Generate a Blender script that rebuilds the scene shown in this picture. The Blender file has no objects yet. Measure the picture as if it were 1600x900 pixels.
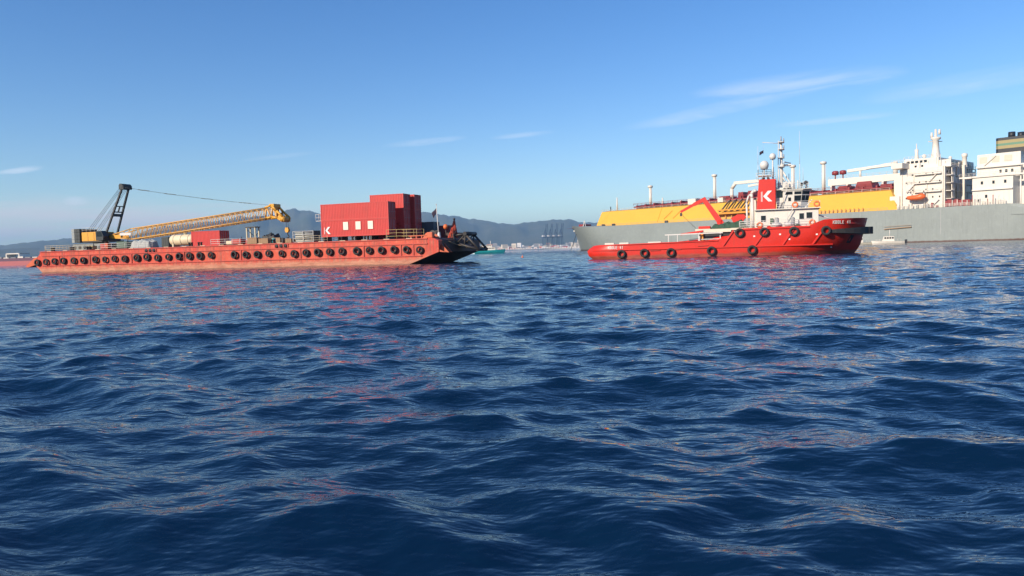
import bpy, bmesh, math, random
import numpy as np
from mathutils import Vector, Matrix
R = math.radians
random.seed(7)
SC = bpy.context.scene
COL = SC.collection

# ------------------------------------------------------------------ camera
CAM_H = 1.85
cam_d = bpy.data.cameras.new('camera')
cam = bpy.data.objects.new('camera', cam_d)
COL.objects.link(cam)
cam_d.sensor_width = 36.0
cam_d.lens = 26.0
cam_d.clip_start = 0.1
cam_d.clip_end = 60000.0
_pitch, _roll = R(2.971), R(1.644)
cam.location = (0, 0, CAM_H)
cam.rotation_euler = (Matrix.Rotation(math.pi/2 - _pitch, 3, 'X') @ Matrix.Rotation(-_roll, 3, 'Z')).to_euler()
SC.camera = cam

# ------------------------------------------------------------------ sky, sun, exposure
SUN_EL, SUN_AZ = R(25.0), math.atan2(-0.765, -0.645)      # azimuth measured from +Y towards +X
world = bpy.data.worlds.new('World')
SC.world = world
world.use_nodes = True
W = world.node_tree
for n in list(W.nodes):
    W.nodes.remove(n)
def wn(t, **k):
    n = W.nodes.new(t)
    for a, b in k.items():
        setattr(n, a, b)
    return n
def wmath(op, a, b=None, clamp=False):
    n = wn('ShaderNodeMath', operation=op)
    n.use_clamp = clamp
    for i, v in enumerate((a, b)):
        if v is None:
            continue
        if isinstance(v, (int, float)):
            n.inputs[i].default_value = v
        else:
            W.links.new(v, n.inputs[i])
    return n.outputs[0]
sky = wn('ShaderNodeTexSky', sky_type='NISHITA')
sky.sun_disc = False
sky.sun_elevation = SUN_EL
sky.sun_rotation = SUN_AZ
sky.altitude = 0.0
sky.air_density = 1.0
sky.dust_density = 0.05
sky.ozone_density = 3.0
# thin cirrus: noise over the direction of the sky, stretched along streaks that slope up to the right
tc = wn('ShaderNodeTexCoord')
sx = wn('ShaderNodeSeparateXYZ')
W.links.new(tc.outputs['Generated'], sx.inputs[0])
az = wmath('ARCTAN2', sx.outputs[0], sx.outputs[1])
el = wmath('ARCSINE', sx.outputs[2])
def cirrus_noise(scale, stretch, seed):
    cb = wn('ShaderNodeCombineXYZ')
    W.links.new(wmath('MULTIPLY', az, scale), cb.inputs[0])
    W.links.new(wmath('MULTIPLY', wmath('SUBTRACT', el, wmath('MULTIPLY', az, 0.06)), scale*stretch), cb.inputs[1])
    cb.inputs[2].default_value = seed
    nz = wn('ShaderNodeTexNoise'); nz.inputs['Scale'].default_value = 1.0; nz.inputs['Detail'].default_value = 4.0
    nz.inputs['Roughness'].default_value = 0.6; nz.inputs['Distortion'].default_value = 0.4
    W.links.new(cb.outputs[0], nz.inputs['Vector'])
    return nz.outputs[0]
CN = cirrus_noise(9.0, 8.0, 3.0)
CW = wmath('SUBTRACT', CN, 0.5)
CG = wmath('MULTIPLY', wmath('SUBTRACT', CN, 0.28), 2.6, clamp=True)
def streak(a0, e0, la, le, slope, gain, *_):
    """A soft wisp of cirrus centred on azimuth a0 / elevation e0 (degrees), half length la, half height le."""
    da = wmath('SUBTRACT', az, R(a0)); de = wmath('SUBTRACT', el, R(e0))
    de2 = wmath('SUBTRACT', de, wmath('MULTIPLY', da, slope))
    ea = wmath('MULTIPLY', da, 1/R(la)); ee = wmath('ADD', wmath('MULTIPLY', de2, 1/R(le)), wmath('MULTIPLY', CW, 1.6))
    q = wmath('ADD', wmath('MULTIPLY', ea, ea), wmath('MULTIPLY', ee, ee))
    return wmath('MULTIPLY', wmath('SUBTRACT', 1.0, q, clamp=True), gain)
CLOUDS = [ # az, el, half length, half height, slope, gain, noise scale, seed
    (21.0, 11.1, 7.6, 0.75, 0.012, 0.50, 9.0, 1.0), (16.5, 9.9, 8.0, 0.55, 0.13, 0.36, 8.0, 4.2), (31.5, 9.9, 6.5, 0.8, 0.05, 0.24, 7.0, 7.7),
    (23.5, 8.4, 4.5, 0.26, 0.02, 0.30, 9.0, 2.9), (-6.4, 8.35, 3.4, 0.28, 0.10, 0.34, 9.0, 12.0), (1.2, 8.7, 2.6, 0.24, 0.06, 0.30, 9.0, 15.0),
    (-33.3, 6.0, 1.5, 0.22, 0.16, 0.55, 14.0, 21.0), (-17.0, 7.3, 3.0, 0.2, 0.12, 0.18, 10.0, 24.0),
    (-31.0, 2.9, 10.0, 1.5, -0.03, 1.0, 9.0, 30.0), (-20.0, 3.0, 9.0, 1.1, -0.02, 0.8, 8.0, 32.0), (-36.5, 2.0, 6.0, 0.9, 0.0, 1.0, 10.0, 37.0),
    (-30.25, 4.05, 0.8, 0.34, 0.0, 0.8, 30.0, 41.0),
    (70.0, 16.0, 16.0, 1.8, 0.10, 0.40, 6.0, 51.0), (-80.0, 18.0, 18.0, 2.0, 0.08, 0.35, 6.0, 55.0), (150.0, 14.0, 15.0, 1.5, 0.1, 0.35, 6.0, 58.0)]
def pile(cl):
    tot = None
    for c in cl:
        s = streak(*c)
        tot = s if tot is None else wmath('ADD', tot, s)
    return wmath('MINIMUM', wmath('MULTIPLY', tot, CG), 0.8)
hs = wn('ShaderNodeHueSaturation'); hs.inputs['Saturation'].default_value = 1.29; hs.inputs['Hue'].default_value = 0.511; hs.inputs['Value'].default_value = 0.97
W.links.new(sky.outputs[0], hs.inputs['Color'])
cur = hs.outputs[0]
for cl, colr in (([c for c in CLOUDS if c[1] > 4.0], (5.9, 6.4, 7.3, 1)), ([c for c in CLOUDS if c[1] <= 4.0], (5.6, 5.1, 5.2, 1))):
    mixc = wn('ShaderNodeMix', data_type='RGBA')
    W.links.new(pile(cl), mixc.inputs[0]); W.links.new(cur, mixc.inputs[6])
    mixc.inputs[7].default_value = colr
    cur = mixc.outputs[2]
bg = wn('ShaderNodeBackground'); bg.inputs[1].default_value = 0.115
W.links.new(mixc.outputs[2], bg.inputs[0])
wo = wn('ShaderNodeOutputWorld'); W.links.new(bg.outputs[0], wo.inputs[0])

sun_d = bpy.data.lights.new('sun', 'SUN')
sun = bpy.data.objects.new('sun', sun_d); COL.objects.link(sun)
sun_d.energy = 4.4
sun_d.angle = R(0.55)
sun_d.color = (1.0, 0.85, 0.66)
_sd = Vector((math.sin(SUN_AZ)*math.cos(SUN_EL), math.cos(SUN_AZ)*math.cos(SUN_EL), math.sin(SUN_EL)))
sun.rotation_euler = _sd.to_track_quat('Z', 'Y').to_euler()
sun.location = (-60, -40, 60)
vs = SC.view_settings
vs.view_transform = 'Standard'; vs.look = 'None'; vs.exposure = 0.54; vs.gamma = 1.0; vs.use_curve_mapping = False
SC.render.engine = 'CYCLES'
SC.cycles.use_denoising = True
SC.cycles.max_bounces = 6
SC.cycles.volume_bounces = 0
SC.cycles.caustics_reflective = False
SC.cycles.caustics_refractive = False
# ------------------------------------------------------------------ helpers
def nodes_of(name):
    m = bpy.data.materials.new(name); m.use_nodes = True
    t = m.node_tree
    return m, t, t.nodes['Principled BSDF']
def lk(t, a, b): t.links.new(a, b)
def noise(t, scale, detail=4, rough=0.6, vec=None, coord='Object', stretch=None):
    n = t.nodes.new('ShaderNodeTexNoise'); n.inputs['Scale'].default_value = scale
    n.inputs['Detail'].default_value = detail; n.inputs['Roughness'].default_value = rough
    if vec is None:
        c = t.nodes.new('ShaderNodeTexCoord'); vec = c.outputs[coord]
    if stretch:
        mp = t.nodes.new('ShaderNodeMapping'); mp.inputs['Scale'].default_value = stretch
        lk(t, vec, mp.inputs[0]); vec = mp.outputs[0]
    lk(t, vec, n.inputs['Vector'])
    return n.outputs[0]
def ramp(t, fac, stops):
    r = t.nodes.new('ShaderNodeValToRGB'); e = r.color_ramp.elements
    while len(e) < len(stops): e.new(0.5)
    for i, (p, c) in enumerate(stops):
        e[i].position = p; e[i].color = (c[0], c[1], c[2], 1) if not isinstance(c, (int, float)) else (c, c, c, 1)
    lk(t, fac, r.inputs[0]); return r.outputs[0]
def mixc_(t, fac, a, b):
    m = t.nodes.new('ShaderNodeMix'); m.data_type = 'RGBA'
    for s, v in ((0, fac), (6, a), (7, b)):
        if isinstance(v, (int, float)): m.inputs[s].default_value = v
        elif isinstance(v, tuple): m.inputs[s].default_value = (v[0], v[1], v[2], 1)
        else: lk(t, v, m.inputs[s])
    return m.outputs[2]
def mth(t, op, a, b=None, clamp=False):
    n = t.nodes.new('ShaderNodeMath'); n.operation = op; n.use_clamp = clamp
    for i, v in enumerate((a, b)):
        if v is None: continue
        if isinstance(v, (int, float)): n.inputs[i].default_value = v
        else: lk(t, v, n.inputs[i])
    return n.outputs[0]
MATS = {}
def paint(name, col, rough=0.45, worn=0.25, rust=None, rust_amt=0.0, scale=0.6, streaks=0.0, dark=0.55, metal=0.0, band=None, bump=0.0):
    """Weathered paint: blotchy fading, optional vertical run marks and rust; band = (z, softness, colour) repaints what lies below z (boot topping)."""
    m, t, b = nodes_of(name)
    tc_ = t.nodes.new('ShaderNodeTexCoord')
    n1 = noise(t, scale, 6, 0.65, tc_.outputs['Object'])
    n2 = noise(t, scale*9, 4, 0.6, tc_.outputs['Object'])
    f = ramp(t, n1, [(0.32, 0.0), (0.7, 1.0)])
    d = tuple(c*dark for c in col)
    c = mixc_(t, mth(t, 'MULTIPLY', f, worn), col, d)
    l = tuple(min(1, x*1.2 + 0.012) for x in col)
    c = mixc_(t, mth(t, 'MULTIPLY', ramp(t, n2, [(0.5, 0.0), (0.75, 1.0)]), worn*0.8), c, l)
    if band:
        z, soft, bc = band
        sp = t.nodes.new('ShaderNodeSeparateXYZ'); lk(t, tc_.outputs['Object'], sp.inputs[0])
        nz = noise(t, 0.9, 5, 0.65, tc_.outputs['Object'], stretch=(1, 1, 0.4))
        zz = mth(t, 'ADD', sp.outputs[2], mth(t, 'MULTIPLY', mth(t, 'SUBTRACT', nz, 0.5), soft*2))
        bf = mth(t, 'DIVIDE', mth(t, 'SUBTRACT', z + soft*0.5, zz), soft, clamp=True)
        nb = noise(t, 1.6, 6, 0.7, tc_.outputs['Object'], stretch=(0.5, 0.5, 1.6))
        bcol = mixc_(t, ramp(t, nb, [(0.35, 0.0), (0.65, 1.0)]), bc, tuple(x*0.55 for x in bc))
        c = mixc_(t, bf, c, bcol)
    if streaks:
        ns = noise(t, 1.0, 5, 0.7, tc_.outputs['Object'], stretch=(2.2, 2.2, 0.10))
        sf = mth(t, 'MULTIPLY', ramp(t, ns, [(0.52, 0.0), (0.72, 1.0)]), streaks)
        c = mixc_(t, sf, c, rust or (0.16, 0.05, 0.02))
    if rust_amt:
        nr = noise(t, scale*2.3, 8, 0.72, tc_.outputs['Object'])
        rf = mth(t, 'MULTIPLY', ramp(t, nr, [(0.60, 0.0), (0.66, 1.0)]), rust_amt)
        c = mixc_(t, rf, c, rust or (0.16, 0.05, 0.02))
    lk(t, c, b.inputs['Base Color'])
    b.inputs['Roughness'].default_value = rough
    b.inputs['Metallic'].default_value = metal
    if bump:
        bp = t.nodes.new('ShaderNodeBump'); bp.inputs['Strength'].default_value = bump; bp.inputs['Distance'].default_value = 0.05
        lk(t, noise(t, scale*4, 5, 0.6, tc_.outputs['Object']), bp.inputs['Height']); lk(t, bp.outputs[0], b.inputs['Normal'])
    MATS[name] = m
    return m

class MB:
    """Collects shapes and links them as ONE mesh object."""
    def __init__(s): s.v, s.f, s.sm = [], [], []
    def add(s, vs_, fs, smooth=False):
        o = len(s.v); s.v += [tuple(p) for p in vs_]
        for f in fs: s.f.append(tuple(i+o for i in f)); s.sm.append(smooth)
        return s
    def hexa(s, p):      # 8 points: bottom 4 (ccw), top 4
        return s.add(p, [(3,2,1,0),(4,5,6,7),(0,1,5,4),(1,2,6,5),(2,3,7,6),(3,0,4,7)])
    def box(s, x0, x1, y0, y1, z0, z1):
        return s.hexa([(x0,y0,z0),(x1,y0,z0),(x1,y1,z0),(x0,y1,z0),(x0,y0,z1),(x1,y0,z1),(x1,y1,z1),(x0,y1,z1)])
    def prism_y(s, prof, y0, y1):   # profile in x,z (ccw seen from -y), extruded along y
        n = len(prof)
        return s.add([(x,y0,z) for x,z in prof]+[(x,y1,z) for x,z in prof],
                     [tuple(range(n)), tuple(range(2*n-1, n-1, -1))]+[((i+1)%n, i, i+n, (i+1)%n+n) for i in range(n)])
    def prism_x(s, prof, x0, x1):   # profile in y,z
        n = len(prof)
        return s.add([(x0,y,z) for y,z in prof]+[(x1,y,z) for y,z in prof],
                     [tuple(range(n-1,-1,-1)), tuple(range(n, 2*n))]+[(i, (i+1)%n, (i+1)%n+n, i+n) for i in range(n)])
    def prism_z(s, prof, z0, z1):
        n = len(prof)
        return s.add([(x,y,z0) for x,y in prof]+[(x,y,z1) for x,y in prof],
                     [tuple(range(n-1,-1,-1)), tuple(range(n, 2*n))]+[(i, (i+1)%n, (i+1)%n+n, i+n) for i in range(n)])
    def tube(s, a, b, r0, r1=None, n=8, smooth=True):
        a, b = Vector(a), Vector(b); r1 = r0 if r1 is None else r1
        d = (b-a)
        if d.length < 1e-6: return s
        d.normalize(); u = d.orthogonal().normalized(); w = d.cross(u)
        vs_ = []
        for c, r in ((a, r0), (b, r1)):
            for i in range(n):
                t = 2*math.pi*i/n; vs_.append(c + (u*math.cos(t)+w*math.sin(t))*r)
        o = len(s.v)
        s.add(vs_, [(i,(i+1)%n,(i+1)%n+n,i+n) for i in range(n)], smooth)
        s.f += [tuple(o+i for i in range(n-1,-1,-1)), tuple(o+n+i for i in range(n))]; s.sm += [False, False]
        return s
    def bar(s, a, b, w, h=None):    # square bar between two points
        return s.tube(a, b, w*0.7071, w*0.7071, 4, False)
    def path(s, pts, r, n=6):
        for a, b in zip(pts[:-1], pts[1:]): s.tube(a, b, r, r, n)
        return s
    def lathe(s, prof, c=(0,0,0), axis='z', n=20, smooth=True):  # prof = (radius, height) list
        vs_, fs = [], []
        for r, h in prof:
            for i in range(n):
                t = 2*math.pi*i/n; a, b = r*math.cos(t), r*math.sin(t)
                p = (a, b, h) if axis == 'z' else ((a, h, b) if axis == 'y' else (h, a, b))
                vs_.append((p[0]+c[0], p[1]+c[1], p[2]+c[2]))
        for k in range(len(prof)-1):
            for i in range(n):
                j = (i+1)%n
                q = (k*n+i, k*n+j, (k+1)*n+j, (k+1)*n+i)
                fs.append(q if axis != 'y' else q[::-1])
        return s.add(vs_, fs, smooth)
    def sphere(s, c, r, n=14, m=9, sz=1.0):
        pr = [(max(1e-4, r*math.sin(math.pi*k/m)), -r*sz*math.cos(math.pi*k/m)) for k in range(m+1)]
        return s.lathe(pr, c, 'z', n)
    def loft(s, rings, close=True, caps=(True, True), smooth=True):
        o = len(s.v); n = len(rings[0]); vs_ = [p for r in rings for p in r]; fs = []
        for k in range(len(rings)-1):
            for i in range(n if close else n-1):
                j = (i+1) % n
                fs.append((k*n+i, k*n+j, (k+1)*n+j, (k+1)*n+i))
        s.add(vs_, fs, smooth)
        if caps[0]: s.f.append(tuple(o+i for i in range(n-1,-1,-1))); s.sm.append(False)
        if caps[1]: s.f.append(tuple(o+(len(rings)-1)*n+i for i in range(n))); s.sm.append(False)
        return s
    def mesh(s, name, mat):
        me = bpy.data.meshes.new(name); me.from_pydata(s.v, [], s.f)
        me.polygons.foreach_set('use_smooth', s.sm)
        if mat: me.materials.append(MATS[mat] if isinstance(mat, str) else mat)
        bm = bmesh.new(); bm.from_mesh(me); bmesh.ops.recalc_face_normals(bm, faces=bm.faces); bm.to_mesh(me); bm.free()
        me.update(); return me
    def build(s, name, mat, parent=None, loc=None, rotz=0.0, bevel=0.0):
        o = bpy.data.objects.new(name, s.mesh(name, mat)); COL.objects.link(o)
        if parent: o.parent = parent
        if loc: o.location = loc
        if rotz: o.rotation_euler = (0, 0, rotz)
        if bevel:
            md = o.modifiers.new('bevel', 'BEVEL'); md.width = bevel; md.segments = 2; md.limit_method = 'ANGLE'
        return o
def inst(name, mesh, parent=None, loc=(0,0,0), rot=(0,0,0), scale=(1,1,1)):
    o = bpy.data.objects.new(name, mesh); COL.objects.link(o)
    if parent: o.parent = parent
    o.location, o.rotation_euler, o.scale = loc, rot, scale
    return o
def tag(o, label=None, cat=None, group=None, kind=None):
    for k, v in (('label', label), ('category', cat), ('group', group), ('kind', kind)):
        if v: o[k] = v
    return o
def empty(name, loc, rz=0.0, label=None, cat=None, group=None):
    o = bpy.data.objects.new(name, None); COL.objects.link(o)
    o.empty_display_size = 1.0
    o.location = loc; o.rotation_euler = (0, 0, rz)
    return tag(o, label, cat, group)
class Frame:
    """A local frame standing in the world: things on a deck are placed through it but stay top-level."""
    def __init__(s, loc, rz): s.M = Matrix.Translation(loc) @ Matrix.Rotation(rz, 4, 'Z'); s.rz = rz; s.loc = loc
    def p(s, x, y, z): return s.M @ Vector((x, y, z))
    def thing(s, name, x, y, z, label, cat, group=None, rz=0.0): return empty(name, s.p(x, y, z), s.rz+rz, label, cat, group)
GLYPHS = {  # strokes on a 0..1 x 0..1 cell
 'K': [((0,0),(0,1)), ((0.02,0.45),(0.9,1)), ((0.3,0.6),(0.95,0))], 'O': [((0,0),(0,1)),((0,1),(.8,1)),((.8,1),(.8,0)),((.8,0),(0,0))],
 'L': [((0,1),(0,0)),((0,0),(.75,0))], 'E': [((0,0),(0,1)),((0,1),(.75,1)),((0,.5),(.65,.5)),((0,0),(.75,0))],
 '4': [((.6,0),(.6,1)),((.6,1),(0,.3)),((0,.3),(.85,.3))], '1': [((.4,0),(.4,1)),((.4,1),(.15,.8))], ' ': []}
def lettering(mb, text, org, ux, uz, h, w, t, gap=0.35, depth=0.02):
    """Raised letters: org = lower left corner, ux / uz = unit vectors along the line and up."""
    org, ux, uz = Vector(org), Vector(ux).normalized(), Vector(uz).normalized()
    nrm = ux.cross(uz)
    pen = 0.0
    for ch in text:
        for (a, b) in GLYPHS[ch]:
            A = org+ux*(pen+a[0]*w)+uz*a[1]*h; B = org+ux*(pen+b[0]*w)+uz*b[1]*h
            d = (B-A).normalized(); s_ = nrm.cross(d)*t*0.5; A = A-d*t*0.5; B = B+d*t*0.5
            mb.hexa([A-s_, B-s_, B+s_, A+s_, A-s_+nrm*depth, B-s_+nrm*depth, B+s_+nrm*depth, A+s_+nrm*depth])
        pen += w*(1+gap)
    return mb
# ------------------------------------------------------------------ sea
def sea_material():
    m, t, b = nodes_of('sea_water')
    b.inputs['Base Color'].default_value = (0.0016, 0.0145, 0.042, 1)
    b.inputs['IOR'].default_value = 1.333
    b.inputs['Roughness'].default_value = 0.02
    g = t.nodes.new('ShaderNodeNewGeometry')
    at_ = t.nodes.new('ShaderNodeAttribute'); at_.attribute_name = 'unresolved_chop'   # how much of the short chop the mesh leaves out here
    lod = at_.outputs['Fac']
    def layer(rot, stretch, detail, amp):
        mp = t.nodes.new('ShaderNodeMapping'); mp.inputs['Rotation'].default_value = (0, 0, R(rot))
        lk(t, g.outputs['Position'], mp.inputs[0])
        return mth(t, 'MULTIPLY', noise(t, 1.0, detail, 0.5, mp.outputs[0], stretch=stretch), amp)
    fine = mth(t, 'ADD', layer(8, (3.0, 6.5, 1), 2, 0.028), layer(-24, (8.0, 15.0, 1), 2, 0.0048))
    far = mth(t, 'ADD', layer(14, (0.9, 1.9, 1), 3, 0.24), layer(-20, (2.0, 4.2, 1), 2, 0.09))
    h = mth(t, 'ADD', fine, mth(t, 'MULTIPLY', far, lod))
    bp = t.nodes.new('ShaderNodeBump'); bp.inputs['Strength'].default_value = 1.0; bp.inputs['Distance'].default_value = 1.0
    lk(t, h, bp.inputs['Height']); lk(t, bp.outputs[0], b.inputs['Normal'])
    return m
MATS['sea_water'] = sea_material()
def make_sea():
    rng = np.random.default_rng(11)
    cx, cy = 0.0, -3.0
    fine = np.radians(np.linspace(-43, 43, 640))
    coarse = np.radians(np.linspace(43, 317, 90))[1:-1]
    ang = np.concatenate([fine, coarse])
    r1 = 0.6*np.exp(np.arange(0, 1180)*0.0063)          # 0.6 m ... ~1000 m
    r2 = np.geomspace(r1[-1]*1.03, 15500, 60)
    rad = np.concatenate([r1, r2])
    A, Rr = np.meshgrid(ang, rad)
    X = cx + Rr*np.sin(A); Y = cy + Rr*np.cos(A)
    spacing = np.maximum(Rr*0.0063, Rr*math.radians(86/640))
    # directional wave spectrum: short steep wind chop over a low longer swell
    N = 210
    lam = np.exp(rng.uniform(math.log(0.14), math.log(6.0), N))
    main = math.radians(250)                             # travels roughly towards the camera, from the right
    th = main + rng.normal(0, 1.0, N)*np.where(lam > 2.5, 0.50, 0.85)
    k = 2*np.pi/lam
    lp = 1.25
    amp = 0.0042*lam*np.exp(-0.5*(np.log(lam/lp)/1.05)**2)*rng.uniform(0.55, 1.45, N)
    amp = amp*np.where(lam > 2.0, 0.95, np.where(lam < 0.7, 1.15, 1.0))
    ph = rng.uniform(0, 2*np.pi, N)
    slope2 = (amp*k)**2; short = lam < 2.6; lost = np.zeros_like(X)
    dx = np.zeros_like(X); dy = np.zeros_like(X); dz = np.zeros_like(X)
    for i in range(N):
        hi = np.searchsorted(rad, lam[i]/(1.2*0.0063)) if True else len(rad)
        hi = min(len(rad), max(2, hi))
        s_ = slice(0, hi)
        w = np.clip((lam[i]/spacing[s_] - 1.2)/2.0, 0, 1)
        if short[i]:
            lost += slope2[i]; lost[s_] -= slope2[i]*w**2
        p = k[i]*(X[s_]*math.cos(th[i]) + Y[s_]*math.sin(th[i])) + ph[i]
        c, sn = np.cos(p), np.sin(p)
        dz[s_] += amp[i]*w*c
        q = 0.75*amp[i]*w
        dx[s_] -= q*math.cos(th[i])*sn; dy[s_] -= q*math.sin(th[i])*sn
    # gusts: patches of stronger and weaker chop
    g = 0.80 + 0.28*np.sin(X*0.11+Y*0.07+1.0)*np.sin(Y*0.05-X*0.04+2.0) + 0.14*np.sin(X*0.31-Y*0.17)
    dx *= g; dy *= g; dz *= g
    V = np.stack([X+dx, Y+dy, dz], -1).reshape(-1, 3)
    nr, na = X.shape
    idx = np.arange(nr*na).reshape(nr, na)
    nx = np.roll(idx, -1, axis=1)
    F = np.stack([idx[:-1], idx[1:], nx[1:], nx[:-1]], -1).reshape(-1, 4)[:, ::-1]
    cap = len(V)
    V = np.vstack([V, [[cx, cy, dz[0].mean()]]])
    me = bpy.data.meshes.new('sea')
    nq, nt = len(F), na
    T = np.stack([np.full(na, cap), nx[0], idx[0]], -1)[:, ::-1]
    me.vertices.add(len(V)); me.vertices.foreach_set('co', V.astype(np.float32).ravel())
    me.loops.add(nq*4+nt*3); me.loops.foreach_set('vertex_index', np.concatenate([F.ravel(), T.ravel()]).astype(np.int32))
    me.polygons.add(nq+nt)
    st = np.concatenate([np.arange(nq)*4, nq*4+np.arange(nt)*3]).astype(np.int32)
    me.polygons.foreach_set('loop_start', st)
    me.polygons.foreach_set('use_smooth', np.ones(nq+nt, dtype=bool))
    me.update(calc_edges=True); me.validate()
    at_ = me.attributes.new('unresolved_chop', 'FLOAT', 'POINT')
    lv = np.sqrt(np.clip(lost/slope2[short].sum(), 0, 1)).ravel()
    at_.data.foreach_set('value', np.append(lv, lv[0]).astype(np.float32))
    me.materials.append(MATS['sea_water'])
    o = bpy.data.objects.new('sea', me); COL.objects.link(o)
    tag(o, 'choppy deep blue sea water in the foreground', None, None, 'structure')
    return o
make_sea()
# ------------------------------------------------------------------ hills
def hill_material():
    m, t, b = nodes_of('hill_scrub')
    n = noise(t, 0.004, 8, 0.7); n2 = noise(t, 0.03, 5, 0.7)
    c = mixc_(t, ramp(t, n, [(0.35, 0.0), (0.65, 1.0)]), (0.045, 0.060, 0.028), (0.10, 0.09, 0.055))
    c = mixc_(t, ramp(t, n2, [(0.45, 0.0), (0.7, 1.0)]), c, (0.03, 0.045, 0.02))
    lk(t, c, b.inputs['Base Color']); b.inputs['Roughness'].default_value = 0.95
    MATS['hill_scrub'] = m
hill_material()
def ridge(name, dist, depth, prof, seed, label):
    """A ridge of terrain: prof = (azimuth deg, height m) along its crest at distance dist; rises from the shore and falls behind."""
    rng = np.random.default_rng(seed)
    a0, a1 = prof[0][0], prof[-1][0]
    na, nd = int((a1-a0)*5)+2, 26
    A = np.linspace(a0, a1, na); Hc = np.interp(A, [p[0] for p in prof], [p[1] for p in prof])
    ker = np.hanning(13); ker /= ker.sum(); Hc = np.convolve(np.pad(Hc, 6, mode='edge'), ker, 'valid')
    Hc = Hc*0.935*(1+0.012*np.sin(A*5.1+seed)+0.010*np.sin(A*11.3+1.7)+0.006*np.sin(A*23+0.4))
    T = np.linspace(0, 1, nd)
    sh = np.where(T < 0.62, np.sin(np.clip(T/0.62, 0, 1)*math.pi/2)**1.25, np.cos((T-0.62)/0.38*math.pi/2)**0.8)
    AA, TT = np.meshgrid(np.radians(A), T, indexing='ij')
    D = dist - depth*0.62 + depth*TT
    Z = Hc[:, None]*sh[None, :]
    for k in range(26):
        f = 10**rng.uniform(0.9, 2.0); g = rng.uniform(2, 22); p = rng.uniform(0, 6.28)
        Z += Z*0.075/f**0.25*np.sin(AA*f*2.2 + TT*g*rng.choice([-1, 1]) + p)*(1-np.abs(TT-0.62)*0.3)*np.where(TT > 0.60, 0.10, np.clip((0.62-TT)*3, 0.10, 1))
    Z = np.maximum(Z, 0) + np.where((TT == 0) | (TT == 1), -12, 1.0)
    V = np.stack([D*np.sin(AA), D*np.cos(AA), Z], -1).reshape(-1, 3)
    F = [(i*nd+j, (i+1)*nd+j, (i+1)*nd+j+1, i*nd+j+1) for i in range(na-1) for j in range(nd-1)]
    mb = MB(); mb.v = [tuple(v) for v in V]; mb.f = F; mb.sm = [True]*len(F)
    o = mb.build(name, 'hill_scrub'); tag(o, label, None, None, 'structure'); return o
ridge('hills', 9000, 5200, [(-75, 60), (-60, 180), (-50, 150), (-42, 170), (-34.55, 191), (-33.69, 214), (-32.82, 231), (-31.03, 260), (-29.94, 250), (-28.81, 247), (-27.26, 270), (-25.25, 377), (-23.18, 422),
    (-18.86, 494), (-16.62, 512), (-14.33, 507), (-11.51, 522), (-9.6, 525), (-7.68, 511), (-5.73, 481), (-4.76, 470), (-3.3, 410), (-1.83, 357), (-0.84, 330), (0.14, 318), (1.13, 329), (1.88, 333), (2.37, 322),
    (2.87, 359), (3.61, 379), (4.35, 367), (5.08, 341), (5.81, 318), (6.3, 327), (7.03, 308), (9.93, 300), (14.64, 220), (21.34, 123), (29.4, 70), (45, 90), (60, 40)], 3,
    'long line of blue hazy hills along the horizon')
ridge('hills', 6400, 2600, [(-75, 20), (-55, 90), (-44, 80), (-36, 105), (-33, 122), (-30.5, 118), (-27, 96), (-22, 60), (-16, 30), (-10, 10)], 5, 'lower hazy ridge in front of the hills at the left')

# ------------------------------------------------------------------ haze
def make_haze():
    m = bpy.data.materials.new('haze'); m.use_nodes = True
    t = m.node_tree
    t.nodes.remove(t.nodes['Principled BSDF'])
    v = t.nodes.new('ShaderNodeVolumePrincipled')
    v.inputs['Color'].default_value = (0.40, 0.68, 1.0, 1)
    v.inputs['Density'].default_value = 0.000085
    v.inputs['Anisotropy'].default_value = 0.0
    lk(t, v.outputs[0], t.nodes['Material Output'].inputs['Volume'])
    o = MB().box(-16500, 16500, -16500, 16500, -14, 575).build('haze', m)
    tag(o, 'pale blue sea haze in the air before the hills', None, None, 'stuff')
make_haze()
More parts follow.
